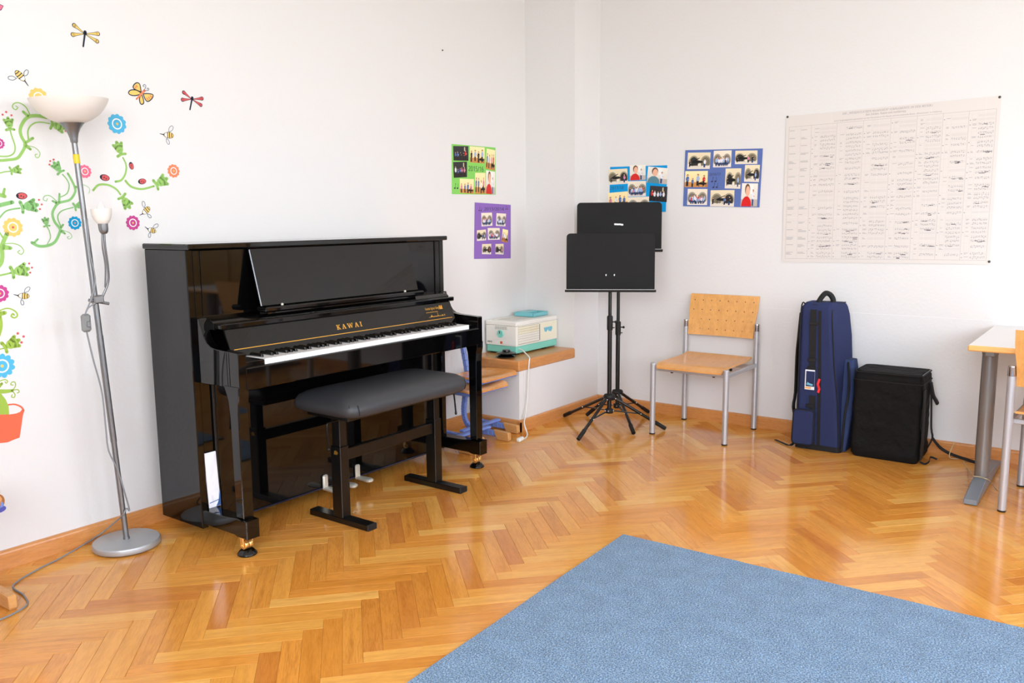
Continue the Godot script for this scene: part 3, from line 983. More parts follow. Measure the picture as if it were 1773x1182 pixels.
func build_lamp() -> void:
	var base := Vector3(-0.192, 0, 0.168)
	var t := thing("floor_lamp", base, "silver uplighter floor lamp with a white bowl and small reading light, left of the piano", "floor lamp")
	part("base", geo().lathe([Vector2(0.002, 0.003), Vector2(0.116, 0.003), Vector2(0.122, 0.004), Vector2(0.126, 0.009), Vector2(0.126, 0.024), Vector2(0.122, 0.029), Vector2(0.122, 0.029), Vector2(0.002, 0.032)], Transform3D(), 48), M.lamp_grey, t)
	part("base_pad", geo().lathe([Vector2(0.002, 0.0), Vector2(0.115, 0.0), Vector2(0.115, 0.004)], Transform3D(), 32), M.rubber, t)
	var tilt := Basis(Vector3.BACK, 0.0525)
	var xf := Transform3D(tilt, Vector3(0, 0.03, 0))
	part("pole", geo().lathe([Vector2(0.0125, 0.0), Vector2(0.0125, 0.006), Vector2(0.0105, 0.012), Vector2(0.0105, 0.40), Vector2(0.0118, 0.402), Vector2(0.0118, 0.82), Vector2(0.0108, 0.822), Vector2(0.0108, 1.24), Vector2(0.0100, 1.242), Vector2(0.0100, 1.57)], xf, 16), M.lamp_silver, t)
	part("tape_band", geo().lathe([Vector2(0.0105, 1.460), Vector2(0.0112, 1.461), Vector2(0.0112, 1.492), Vector2(0.0105, 1.493)], xf, 16), M.tape_yellow, t, "band of yellow tape")
	part("cone", geo().lathe([Vector2(0.010, 1.533), Vector2(0.0125, 1.537), Vector2(0.0135, 1.548), Vector2(0.018, 1.566), Vector2(0.026, 1.583), Vector2(0.036, 1.597), Vector2(0.042, 1.603), Vector2(0.042, 1.605), Vector2(0.002, 1.606)], xf, 24), M.lamp_silver, t)
	part("bowl_shade", geo().lathe([Vector2(0.0020, 1.6035), Vector2(0.0430, 1.6040), Vector2(0.0680, 1.6140), Vector2(0.0940, 1.6320), Vector2(0.1140, 1.6530), Vector2(0.1270, 1.6750), Vector2(0.1315, 1.6880), Vector2(0.1315, 1.6880), Vector2(0.1290, 1.6880), Vector2(0.1290, 1.6880), Vector2(0.1240, 1.6740), Vector2(0.1100, 1.6530), Vector2(0.0910, 1.6340), Vector2(0.0660, 1.6170), Vector2(0.0430, 1.6080), Vector2(0.0020, 1.6070)], xf, 48), M.lamp_bowl, t)
	# reading light on its bent arm
	var rt := Basis(Vector3.BACK, 0.05).scaled(Vector3.ONE * 0.80)
	var rx := Transform3D(rt, Vector3(-0.213, 1.232, 0.215) - base)
	var sh := part("reading_shade", geo().lathe([Vector2(0.018, 0.046), Vector2(0.026, 0.05), Vector2(0.036, 0.066), Vector2(0.0435, 0.09), Vector2(0.046, 0.116), Vector2(0.046, 0.116), Vector2(0.044, 0.116), Vector2(0.044, 0.116), Vector2(0.041, 0.09), Vector2(0.034, 0.068), Vector2(0.018, 0.05)], rx, 24), M.lamp_bowl, t)
	part("bulb", geo().lathe([Vector2(0.010, 0.05), Vector2(0.013, 0.07), Vector2(0.019, 0.105), Vector2(0.017, 0.125), Vector2(0.009, 0.142), Vector2(0.002, 0.15)], rx, 16), M.bulb_glass, sh)
	part("socket", geo().lathe([Vector2(0.002, 0.0), Vector2(0.012, 0.001), Vector2(0.018, 0.008), Vector2(0.021, 0.02), Vector2(0.022, 0.05), Vector2(0.022, 0.05), Vector2(0.01, 0.051)], rx, 20), M.lamp_silver, t)
	var p0 := Vector3(-0.213, 1.232, 0.215) - base
	part("gooseneck", geo().tube(soft([p0, p0 + Vector3(0.002, -0.05, -0.004), p0 + Vector3(0.012, -0.12, -0.014), p0 + Vector3(0.014, -0.18, -0.024), p0 + Vector3(-0.008, -0.235, -0.032)]), 0.0042).tube(soft([p0 + Vector3(-0.008, 0, 0), p0 + Vector3(-0.008, -0.05, -0.004), p0 + Vector3(0.003, -0.12, -0.014), p0 + Vector3(0.002, -0.2, -0.026)]), 0.0032), M.lamp_silver, t)
	var cl := xf * Vector3(0, 0.96, 0)
	part("clamp", geo().box(cl + Vector3(0.004, 0, 0.008), Vector3(0.038, 0.03, 0.034), 0.004, tilt).tube([cl + Vector3(-0.03, 0.0, 0.012), cl + Vector3(0.045, -0.02, 0.012)], 0.006), M.lamp_silver, t)
	var sw := Vector3(-0.292, 0.905, 0.185) - base
	part("switch", geo().box(sw, Vector3(0.034, 0.068, 0.022), 0.008), M.grey_plastic, t)
	part("switch_rocker", geo().box(sw + Vector3(0.004, -0.004, 0.012), Vector3(0.014, 0.022, 0.006), 0.002), M.lamp_silver, t)
	var cord := [cl + Vector3(-0.012, 0.30, 0.012), cl + Vector3(-0.014, 0.18, 0.015), cl + Vector3(-0.004, 0.06, 0.018), sw + Vector3(0.0, 0.034, 0.0)]
	var cord2 := [cl + Vector3(-0.004, -0.01, 0.02), sw + Vector3(0.012, 0.056, 0.004), sw + Vector3(0, 0.034, 0)]
	var cord3 := [sw + Vector3(0, -0.034, 0), sw + Vector3(0.018, -0.14, -0.004), sw + Vector3(0.044, -0.27, -0.01), sw + Vector3(0.048, -0.4, -0.01), sw + Vector3(0.052, -0.5, -0.01), sw + Vector3(0.078, -0.58, -0.005), Vector3(-0.004, 0.24, 0.014), Vector3(0.012, 0.15, 0.016)]
	for q in [Vector3(-0.1902, 0.1578, 0.1820), Vector3(-0.2061, 0.1364, 0.1820), Vector3(-0.1955, 0.0873, 0.1000), Vector3(-0.2353, 0.0222, 0.0225), Vector3(-0.4078, 0.0045, 0.0821), Vector3(-0.5117, 0.0045, 0.1226), Vector3(-0.6306, 0.0045, 0.1969)]:
		cord3.append(q - base)
	for q in [Vector3(-0.6464, 0.0045, 0.3115), Vector3(-0.6729, 0.0045, 0.3963), Vector3(-0.7316, 0.0045, 0.4302), Vector3(-0.7756, 0.0045, 0.4383), Vector3(-0.8420, 0.0045, 0.4332)]:
		cord3.append(q - base)
	part("cord", geo().tube(soft(cord, 6), 0.0028, -1.0, 8).tube(soft(cord2, 5), 0.0028, -1.0, 8).tube(soft(cord3, 7), 0.0030, -1.0, 8), M.cord_grey, t)

# ---------------------------------------------------------------- chairs and table
func build_silver_chairs() -> void:
	var t := thing("stacking_chair", Vector3(2.803, 0, 1.289), "beech chair with four silver tube legs facing the room between music stands and navy case", "chair", "beech and silver stacking chairs")
	# local: the front looks towards -x
	var legs := [Vector3(-0.222, 0, -0.226), Vector3(-0.222, 0, 0.226), Vector3(0.223, 0, -0.228), Vector3(0.223, 0, 0.228)]
	for i in 4:
		var h := 0.424 if i < 2 else 0.598
		var p: Vector3 = legs[i]
		var lg := part("leg", geo().lathe([Vector2(0.0165, 0.008), Vector2(0.0165, h), Vector2(0.0165, h), Vector2(0.0155, h + 0.004), Vector2(0.012, h + 0.006), Vector2(0.001, h + 0.0065)], Transform3D(Basis(), p), 18), M.chair_silver, t)
		part("foot_plug", geo().lathe([Vector2(0.001, 0), Vector2(0.0155, 0), Vector2(0.017, 0.003), Vector2(0.017, 0.008), Vector2(0.017, 0.008), Vector2(0.001, 0.0085)], Transform3D(Basis(), p), 18), M.rubber, lg)
		if i >= 2:
			part("chrome_tip", geo().lathe([Vector2(0.0170, 0.598), Vector2(0.0172, 0.60), Vector2(0.0172, 0.636), Vector2(0.016, 0.641), Vector2(0.016, 0.641), Vector2(0.013, 0.640), Vector2(0.012, 0.634), Vector2(0.001, 0.632)], Transform3D(Basis(), p), 18), M.chrome, lg)
	var fr := geo()
	for s in [-1.0, 1.0]:
		fr.span(Vector3(-0.222, 0.382, s * 0.226 - 0.011), Vector3(0.223, 0.406, s * 0.226 + 0.011), 0.003)
	fr.span(Vector3(-0.212, 0.382, -0.226), Vector3(-0.19, 0.404, 0.226), 0.003)
	fr.span(Vector3(0.15, 0.382, -0.226), Vector3(0.172, 0.404, 0.226), 0.003)
	part("seat_frame", fr, M.chair_silver, t)
	var nub := geo()
	for s in [-1.0, 1.0]:
		for x in [-0.17, 0.08]:
			nub.lathe([Vector2(0.001, 0.368), Vector2(0.008, 0.37), Vector2(0.009, 0.384)], Transform3D(Basis(), Vector3(x, 0, s * 0.13)), 10)
	part("buffer", nub, M.rubber, t)
	# moulded seat: a waterfall front edge, slightly dished
	var top := []
	var bot := []
	for i in 15:
		var u := i / 14.0
		var x := lerpf(-0.238, 0.205, u)
		var l1 := PackedVector3Array()
		var l2 := PackedVector3Array()
		for j in 13:
			var w := j / 12.0 * 2.0 - 1.0
			var y := 0.4325 - 0.010 * (1 - w * w) * sin(PI * clampf(u * 1.1 - 0.05, 0, 1)) + 0.012 * pow(clampf((u - 0.75) / 0.25, 0, 1), 2)
			y -= 0.022 * pow(clampf((0.16 - u) / 0.16, 0, 1), 2)
			var half := 0.209 if u > 0.12 else 0.209 - 0.012 * pow((0.12 - u) / 0.12, 2)
			l1.append(Vector3(x, y, w * half))
			l2.append(Vector3(x, y - 0.010, w * half))
		top.append(l1)
		bot.append(l2)
	part("seat", shell(top, bot), M.beech, t)
	# back: a plywood board leaning back between the rear posts
	var bt := []
	var bb := []
	for i in 9:
		var u := i / 8.0
		var y := lerpf(0.553, 0.80, u)
		var l1 := PackedVector3Array()
		var l2 := PackedVector3Array()
		for j in 13:
			var w := j / 12.0 * 2.0 - 1.0
			var x := 0.209 + 0.062 * u + 0.016 * (1 - w * w) * (0.3 + 0.7 * (1 - u))
			var half := lerpf(0.210, 0.219, clampf(u * 3 - 1.0, 0, 1))
			l1.append(Vector3(x, y, w * half))
			l2.append(Vector3(x + 0.010, y + 0.002, w * half))
		bt.append(l1)
		bb.append(l2)
	var bk := part("backrest", shell(bt, bb), M.beech_upright, t)
	var holes := geo()
	for r in 4:
		for c in 8:
			var u := 0.15 + 0.235 * r
			var w := (c - 3.5) / 3.5 * 0.87
			var x := 0.209 + 0.062 * u + 0.016 * (1 - w * w) * (0.3 + 0.7 * (1 - u))
			holes.lathe([Vector2(0.0031, -0.001), Vector2(0.0031, 0.0007), Vector2(0.0031, 0.0007), Vector2(0.0002, 0.0004)], Transform3D(Basis(Vector3.UP, Vector3.LEFT, Vector3.BACK), Vector3(x, lerpf(0.553, 0.80, u), w * 0.218)), 8)
	part("perforation", holes, M.rubber, bk, "rows of small dark holes")
	var c2 := t.duplicate()
	c2.name = numbered("stacking_chair")
	add_child(c2)
	c2.position = Vector3(2.445, 0, 3.163)
	c2.rotation.y = PI - 0.0565
	c2.set_meta("label", "beech chair with silver tube legs pushed in at the white table, back to camera")

func shell(top: Array, bot: Array) -> Geo:
	# a board between two surfaces of the same grid, its rim closed
	var g := geo()
	var c: Vector3 = top[0][0] - bot[0][0]
	var d1: Vector3 = top[0][1] - top[0][0]
	var d2: Vector3 = top[1][0] - top[0][0]
	var flip := d1.cross(d2).dot(c) < 0.0
	g.grid(top, false, flip)
	g.grid(bot, false, not flip)
	var nr := top.size()
	var nc: int = top[0].size()
	var mid: Vector3 = (top[nr / 2][nc / 2] + bot[nr / 2][nc / 2]) * 0.5
	for i in nr - 1:
		for j in [0, nc - 1]:
			g.face(top[i][j], top[i + 1][j], bot[i + 1][j], bot[i][j], top[i][j] - mid)
	for j in nc - 1:
		for i in [0, nr - 1]:
			g.face(top[i][j], top[i][j + 1], bot[i][j + 1], bot[i][j], top[i][j] - mid)
	return g

func school_chair(at: Vector3, h: float, label: String) -> Node3D:
	# faces +z; its skids lie at x = +-0.17, z from 0 (rear) to 0.37
	var t := thing("school_chair", at, label, "chair", "blue skid-base school chairs")
	var u := h - 0.385
	for s in [-1.0, 1.0]:
		var x: float = 0.17 * s
		var pts := soft([Vector3(x, 0.034, 0.30), Vector3(x, 0.034, 0.14), Vector3(x, 0.04, 0.085), Vector3(x, 0.075, 0.045), Vector3(x, 0.14, 0.03), Vector3(x, 0.25, 0.045), Vector3(x, h - 0.03, 0.06), Vector3(x, h + 0.03, 0.06), Vector3(x, 0.615 + u, 0.018)], 6)
		var fr := geo()
		for i in pts.size() - 1:
			var d: Vector3 = pts[i + 1] - pts[i]
			var dn := d.normalized()
			fr.box((pts[i] + pts[i + 1]) * 0.5, Vector3(0.022, 0.036, d.length() + 0.006), 0.006, Basis(Vector3.RIGHT, dn.cross(Vector3.RIGHT), dn))
		fr.strap([Vector3(x * 0.97, h - 0.022, 0.06), Vector3(x * 0.97, h - 0.022, 0.355)], Vector3.RIGHT, 0.02, 0.018)
		part("side_frame", fr, M.blue_frame, t)
		part("skid_block", geo().prism([Vector2(0.285, 0.0), Vector2(0.368, 0.002), Vector2(0.374, 0.01), Vector2(0.372, 0.046), Vector2(0.365, 0.052), Vector2(0.262, 0.056)], Transform3D(Basis(Vector3.BACK, Vector3.UP, Vector3.LEFT), Vector3(x + 0.014, 0, 0)), 0.028, 0.004), M.oak_block, t)
	part("cross_tube", geo().span(Vector3(-0.178, 0.058, 0.20), Vector3(0.178, 0.074, 0.235), 0.005).span(Vector3(-0.165, h - 0.032, 0.30), Vector3(0.165, h - 0.014, 0.32), 0.004), M.blue_frame, t)
	var top := []
	var bot := []
	for i in 13:
		var v := i / 12.0
		var z := lerpf(0.14, 0.372, v)
		var l1 := PackedVector3Array()
		var l2 := PackedVector3Array()
		for j in 15:
			var w := j / 14.0 * 2.0 - 1.0
			var half := 0.178 * (0.86 + 0.14 * clampf(v * 1.6, 0, 1)) - 0.02 * pow(clampf((v - 0.85) / 0.15, 0, 1), 2)
			var y := h - 0.012 * (1 - w * w) * sin(PI * v) - 0.012 * pow(clampf((v - 0.8) / 0.2, 0, 1), 2)
			l1.append(Vector3(w * half, y, z))
			l2.append(Vector3(w * half, y - 0.011, z))
		top.append(l1)
		bot.append(l2)
	part("seat", shell(top, bot), M.school_wood, t)
	part("front_rail", geo().span(Vector3(-0.165, h - 0.032, 0.350), Vector3(0.165, h - 0.0235, 0.366), 0.003), M.blue_frame, t)
	var bt := []
	var bb := []
	for i in 7:
		var v := i / 6.0
		var l1 := PackedVector3Array()
		var l2 := PackedVector3Array()
		for j in 11:
			var w := j / 10.0 * 2.0 - 1.0
			var p := Vector3(w * 0.185, lerpf(0.552, 0.630, v) + u, 0.040 - 0.02 * v - 0.02 * (1 - w * w))
			l1.append(p)
			l2.append(p + Vector3(0, 0, -0.010))
		bt.append(l1)
		bb.append(l2)
	part("backrest", shell(bt, bb), M.school_wood, t)
	return t

func build_school_chairs() -> void:
	school_chair(Vector3(1.957, 0, 0.038), 0.385, "blue-framed wooden school chair nearer the ledge, half hidden right of the piano")
	school_chair(Vector3(1.785, 0, 0.100), 0.352, "lower blue-framed school chair tucked behind the piano's right leg, left of its twin")
	var t := school_chair(Vector3(-0.885, 0, 0.025), 0.385, "school chair at the left picture edge, only its wood-tipped blue skid showing")
	t.position.y = 0.0

func build_table() -> void:
	var t := thing("table", Vector3(2.67, 0, 3.4), "white-topped table with a beech edge on grey T-legs at the right picture edge", "table")
	wpart("table_top", geo().span(Vector3(2.272, 0.688, 2.745), Vector3(3.085, 0.712, 4.10), 0.003), M.table_top_white, t)
	wpart("front_edging", geo().span(Vector3(2.258, 0.687, 2.745), Vector3(2.273, 0.712, 4.10), 0.005), M.table_edge, t, "beech edge strip")
	wpart("under_frame", geo().span(Vector3(2.36, 0.655, 2.80), Vector3(3.0, 0.688, 2.84), 0.003).span(Vector3(2.36, 0.655, 4.0), Vector3(3.0, 0.688, 4.04), 0.003).span(Vector3(2.62, 0.65, 2.84), Vector3(2.66, 0.688, 4.0), 0.003), M.table_leg_grey, t)
	for z in [2.80, 4.02]:
		var lg := geo()
		lg.lathe([Vector2(0.031, 0.05), Vector2(0.031, 0.135), Vector2(0.033, 0.136), Vector2(0.033, 0.66)], Transform3D(Basis(), Vector3(2.545, 0, z)), 24)
		lg.lathe([Vector2(0.024, 0.05), Vector2(0.024, 0.66)], Transform3D(Basis(), Vector3(2.605, 0, z)), 20)
		lg.lathe([Vector2(0.0335, 0.64), Vector2(0.0345, 0.642), Vector2(0.0345, 0.662)], Transform3D(Basis(), Vector3(2.545, 0, z)), 24)
		wpart("leg", lg, M.table_leg_grey, t)
		wpart("foot", side_profile_z([Vector2(2.245, 0.004), Vector2(3.03, 0.004), Vector2(3.03, 0.02), Vector2(2.66, 0.062), Vector2(2.50, 0.060), Vector2(2.245, 0.026)], z - 0.028, z + 0.028, 0.003), M.table_foot_grey, t)
		wpart("foot_pad", geo().span(Vector3(2.25, 0, z - 0.024), Vector3(2.29, 0.006, z + 0.024)).span(Vector3(2.98, 0, z - 0.024), Vector3(3.02, 0.006, z + 0.024)), M.rubber, t)
	var s := thing("string", Vector3(2.5, 0, 2.8), "thin tan string trailing over the floor round the table foot", "string")
	var pts := [Vector3(3.06, 0.074, 2.60), Vector3(2.95, 0.02, 2.60)]
	for q in [Vector3(3.0286, 0.0030, 2.6567), Vector3(2.9364, 0.0030, 2.6733), Vector3(2.8432, 0.0030, 2.7005)]:
		pts.append(q)
	pts.append_array([Vector3(2.50, 0.066, 2.768), Vector3(2.49, 0.068, 2.80), Vector3(2.475, 0.066, 2.832)])
	for q in [Vector3(2.6556, 0.0030, 2.8298), Vector3(2.5448, 0.0030, 2.8699), Vector3(2.5748, 0.0030, 2.8829)]:
		pts.append(q)
	wpart("cord", geo().tube(soft(pts, 6), 0.0023, -1.0, 6), M.string_tan, s)

func side_profile_z(pts: Array, z0: float, z1: float, bevel := 0.0) -> Geo:
	return geo().prism(pts, Transform3D(Basis(), Vector3(0, 0, z0)), z1 - z0, bevel)

# ---------------------------------------------------------------- music stands
func stand(hub: Vector3, feet: Array, desk_lo: float, desk_hi: float, collar: float, slot: bool, label: String) -> void:
	var t := thing("music_stand", Vector3(hub.x, 0, hub.z), label, "music stand", "black orchestra music stands")
	var c := Vector3(0, hub.y, 0)
	var toward := Vector3(CAM.x - hub.x, 0, CAM.z - hub.z).normalized()
	var side := Vector3.UP.cross(toward)
	part("lower_pole", geo().lathe([Vector2(0.001, hub.y - 0.10), Vector2(0.0135, hub.y - 0.10), Vector2(0.0135, collar - 0.02), Vector2(0.001, collar - 0.02)], Transform3D(), 16), M.stand_black, t)
	part("upper_pole", geo().lathe([Vector2(0.0105, collar - 0.03), Vector2(0.0105, desk_lo + 0.12), Vector2(0.001, desk_lo + 0.12)], Transform3D(), 16), M.stand_black, t)
	var col := part("collar", geo().lathe([Vector2(0.0145, collar - 0.05), Vector2(0.0175, collar - 0.045), Vector2(0.0175, collar + 0.03), Vector2(0.015, collar + 0.036), Vector2(0.010, collar + 0.036)], Transform3D(), 16), M.rubber, t)
	part("clamp_screw", geo().tube([Vector3(0, collar, 0), side * 0.03 + Vector3(0, collar, 0)], 0.004).ball(side * 0.034 + Vector3(0, collar, 0), Vector3(0.008, 0.008, 0.008), 6).tube([Vector3(0, collar - 0.035, 0), side * 0.028 + Vector3(0, collar - 0.035, 0)], 0.003), M.stand_black, col)
	part("hub", geo().lathe([Vector2(0.014, hub.y - 0.018), Vector2(0.034, hub.y - 0.016), Vector2(0.036, hub.y + 0.006), Vector2(0.03, hub.y + 0.016), Vector2(0.0136, hub.y + 0.02)], Transform3D(), 14), M.rubber, t)
	part("lower_hub", geo().lathe([Vector2(0.0136, hub.y - 0.10), Vector2(0.024, hub.y - 0.098), Vector2(0.026, hub.y - 0.075), Vector2(0.0136, hub.y - 0.07)], Transform3D(), 14), M.rubber, t)
	for f in feet:
		var e: Vector3 = f - t.position
		e.y = 0.012
		var out := Vector3(e.x, 0, e.z).normalized()
		var a := c + out * 0.026 + Vector3(0, -0.004, 0)
		var lg := part("leg", geo().tube([a, e], 0.0095), M.stand_black, t)
		var d := (e - a).normalized()
		part("foot_tip", geo().tube([e - d * 0.075, e - d * 0.06, e - d * 0.012, e], 0.0125, 0.012, 12), M.rubber, lg)
		var mid := a.lerp(e, 0.52)
		var across := d.cross(Vector3.UP).normalized()
		part("brace", geo().strap([c + out * 0.022 + Vector3(0, -0.085, 0), mid], across, 0.012, 0.006), M.stand_black, lg)
		var rv := geo()
		for q in [a + d * 0.012, mid, c + out * 0.024 + Vector3(0, -0.083, 0)]:
			for k in [-1.0, 1.0]:
				rv.ball(q + across * k * 0.0105, Vector3(0.0042, 0.0042, 0.0042), 5)
		part("rivet", rv, M.bolt, lg)
	# the desk: a steel plate with rounded upper corners, two holes, and a lip below
	var lean := 0.10
	var up := (Vector3.UP * cos(lean) - toward * sin(lean)).normalized()
	var b := Basis(side, up, side.cross(up))
	var hgt := (desk_hi - desk_lo) / cos(lean)
	var o := Vector3(0, desk_lo, 0) + toward * 0.05
	var w := 0.256
	var outline := [Vector2(-w, 0), Vector2(w, 0), Vector2(w, hgt - 0.022)]
	for k in range(1, 5):
		outline.append(Vector2(w - 0.022 + 0.022 * cos(k * PI / 8), hgt - 0.022 + 0.022 * sin(k * PI / 8)))
	for k in range(0, 5):
		outline.append(Vector2(-w + 0.022 - 0.022 * sin(k * PI / 8), hgt - 0.022 + 0.022 * cos(k * PI / 8)))
	var desk := part("desk", geo().prism(outline, Transform3D(b, o), 0.002, 0.0004), M.desk_black, t)
	part("lip", geo().box(o + b * Vector3(0, 0.001, 0.024), Vector3(2 * w + 0.012, 0.003, 0.05), 0.001, b).box(o + b * Vector3(0, 0.006, 0.049), Vector3(2 * w + 0.012, 0.012, 0.002), 0.0008, b), M.desk_black, desk)
	var bolts := geo()
	if slot:
		for q in [[-0.022, 0.0], [-0.008, -0.001], [0.006, -0.001], [0.018, -0.003]]:
			bolts.box(o + b * Vector3(q[0], hgt * 0.56 + q[1], 0.0025), Vector3(0.014, 0.010, 0.0016), 0.0006, b)
	else:
		for x in [-0.024, 0.024]:
			bolts.ball(o + b * Vector3(x, hgt * 0.29, 0.002), Vector3(0.008, 0.006, 0.0025), 6)
	part("bolt", bolts, M.paper_white, desk, "pale fixing points")
	part("lip_edge", geo().box(o + b * Vector3(0, 0.0135, 0.049), Vector3(2 * w + 0.012, 0.004, 0.003), 0.001, b), M.table_leg_grey, desk, "worn grey edge of the lip")
	part("tilt_bracket", geo().box(Vector3(0, desk_lo + 0.11, 0) + toward * 0.024, Vector3(0.05, 0.06, 0.03), 0.006, b), M.rubber, t)

func build_stands() -> void:
	stand(Vector3(2.488, 0.212, 0.822), [Vector3(2.6424, 0.0000, 0.4011), Vector3(2.1815, 0.0000, 0.7945), Vector3(2.6970, 0.0000, 1.0924)], 0.846, 1.186, 0.665, false, "front black music stand with its desk lower, two bright bolts on the plate")
	stand(Vector3(2.74, 0.186, 0.736), [Vector3(2.4906, 0.0000, 0.9876), Vector3(2.7385, 0.0000, 0.5127), Vector3(3.04, 0, 0.80)], 1.068, 1.367, 0.60, true, "rear taller black music stand standing closer to the room corner")

# ---------------------------------------------------------------- niche
func build_heater() -> void:
	var t := thing("air_washer", Vector3(2.555, 0.4326, 0.132), "ivory and turquoise box appliance with round dial standing on the oak ledge", "appliance")
	var x0 := 2.325
	var x1 := 2.785
	var z0 := 0.014
	var z1 := 0.252
	wpart("base_tray", geo().span(Vector3(x0 + 0.004, 0.4425, z0 + 0.004), Vector3(x1 - 0.004, 0.487, z1 - 0.003), 0.004), M.turquoise, t)
	wpart("foot", geo().span(Vector3(x0 + 0.02, 0.4326, z0 + 0.02), Vector3(x0 + 0.06, 0.443, z1 - 0.02)).span(Vector3(x1 - 0.14, 0.4326, z0 + 0.02), Vector3(x1 - 0.10, 0.443, z1 - 0.02)), M.rubber, t)
	wpart("housing", geo().span(Vector3(x0, 0.487, z0), Vector3(x1, 0.612, z1), 0.003), M.ivory, t)
	var top := wpart("cover", geo().span(Vector3(x0 - 0.001, 0.613, z0), Vector3(x1 + 0.001, 0.641, z1 + 0.001), 0.004), M.ivory, t)
	var gr := geo()
	for i in 12:
		gr.span(Vector3(x0 + 0.05 + i * 0.017, 0.6405, z0 + 0.05), Vector3(x0 + 0.061 + i * 0.017, 0.6425, z1 - 0.05), 0.0006)
	wpart("top_grille", gr, M.grille_grey, t, "", top)
	wpart("louvre_back", geo().span(Vector3(x0 + 0.02, 0.497, z1 - 0.001), Vector3(x0 + 0.25, 0.609, z1 + 0.0006)), M.louvre_shade, t)
	for i in 7:
		var y := 0.502 + i * 0.0152
		wpart("louvre", geo().box(Vector3(x0 + 0.135, y + 0.006, z1 + 0.001), Vector3(0.228, 0.0132, 0.005), 0.0015, Basis(Vector3.RIGHT, 0.2)), M.ivory_old if i > 3 else M.ivory, t)
	wpart("side_flap", geo().span(Vector3(x0 + 0.262, 0.497, z1 - 0.001), Vector3(x1 - 0.008, 0.609, z1 + 0.0015), 0.001), M.ivory_old, t)
	wpart("hinge", geo().span(Vector3(x0 + 0.254, 0.50, z1 - 0.001), Vector3(x0 + 0.258, 0.605, z1 + 0.002)), M.ivory_shade, t)
	wpart("sticker", geo().prism([Vector2(0, 0), Vector2(0.095, 0.002), Vector2(0.1, -0.014), Vector2(0.085, -0.032), Vector2(0.055, -0.026), Vector2(0.05, -0.012), Vector2(0.03, -0.03), Vector2(0.012, -0.026)], Transform3D(Basis(), Vector3(x0 + 0.30, 0.575, z1 + 0.0016)), 0.0005), M.sticker_blue, t, "torn pale blue sticker")
	# end face (towards -x): display slots, dial, writing, badge
	var ex := Basis(Vector3.BACK, Vector3.UP, Vector3.LEFT)
	wpart("display", geo().span(Vector3(x0 - 0.001, 0.588, z0 + 0.075), Vector3(x0 + 0.001, 0.607, z0 + 0.165)), M.ivory_shade, t)
	var sl := geo()
	for i in 9:
		sl.span(Vector3(x0 - 0.0022, 0.588, z0 + 0.078 + i * 0.0099), Vector3(x0 - 0.0005, 0.607, z0 + 0.0835 + i * 0.0099))
	wpart("display_bars", sl, M.ivory, t)
	var dial := wpart("dial", geo().lathe([Vector2(0.024, 0.0), Vector2(0.024, 0.005), Vector2(0.021, 0.008), Vector2(0.021, 0.008), Vector2(0.018, 0.006), Vector2(0.001, 0.006)], Transform3D(Basis(Vector3.UP, Vector3.LEFT, Vector3.BACK), Vector3(x0, 0.561, z0 + 0.117)), 24), M.turquoise, t)
	wpart("pointer", geo().span(Vector3(x0 - 0.0075, 0.562, z0 + 0.111), Vector3(x0 - 0.0055, 0.578, z0 + 0.115)), M.ink, t, "", dial)
	lettering("lettering", "AEG", "Droid Sans", 0.010, M.ink, t, Transform3D(ex, Vector3(x0, 0.502, z0 + 0.012) - t.position), 0.0006, 0.036, 700)
	wpart("badge", geo().span(Vector3(x0 - 0.001, 0.498, z0 + 0.114), Vector3(x0 + 0.001, 0.514, z0 + 0.131)), M.orange, t, "small orange square badge")
	# mains lead: out of the base, over the ledge and down to the floor
	var lead := [Vector3(x0 + 0.03, 0.47, z1), Vector3(x0 + 0.02, 0.468, z1 + 0.03), Vector3(x0 - 0.01, 0.447, z1 + 0.09), Vector3(x0 - 0.05, 0.437, 0.388), Vector3(2.255, 0.42, 0.399), Vector3(2.25, 0.36, 0.398), Vector3(2.235, 0.2, 0.40), Vector3(2.20, 0.10, 0.408), Vector3(2.155, 0.06, 0.432), Vector3(2.13, 0.012, 0.47), Vector3(2.08, 0.0045, 0.50), Vector3(2.02, 0.0045, 0.515)]
	wpart("lead", geo().tube(soft(lead, 7), 0.0042, -1.0, 8).tube([Vector3(2.22, 0.36, 0.3845), Vector3(2.215, 0.16, 0.3845), Vector3(2.21, 0.075, 0.3850)], 0.0018, -1.0, 6), M.white_cable, t)
	wpart("plug", geo().box(Vector3(1.992, 0.0125, 0.520), Vector3(0.058, 0.023, 0.026), 0.006, Basis(Vector3.UP, 0.15)), M.white_cable, t)
	var tr := thing("small_tray", Vector3(2.675, 0.6425, 0.12), "shallow turquoise plastic tray lying on top of the ivory appliance", "tray")
	var g := geo().span(Vector3(-0.085, 0, -0.075), Vector3(0.085, 0.004, 0.075), 0.001)
	for s in [-1.0, 1.0]:
		g.span(Vector3(s * 0.085, 0, -0.075), Vector3(s * 0.080, 0.026, 0.075), 0.002)
		g.span(Vector3(-0.085, 0, s * 0.075), Vector3(0.085, 0.026, s * 0.070), 0.002)
	part("tray_shell", g, M.tray_blue, tr)
	part("inner_plate", geo().span(Vector3(-0.075, 0.004, -0.065), Vector3(0.05, 0.029, 0.02), 0.003), M.tray_blue, tr)
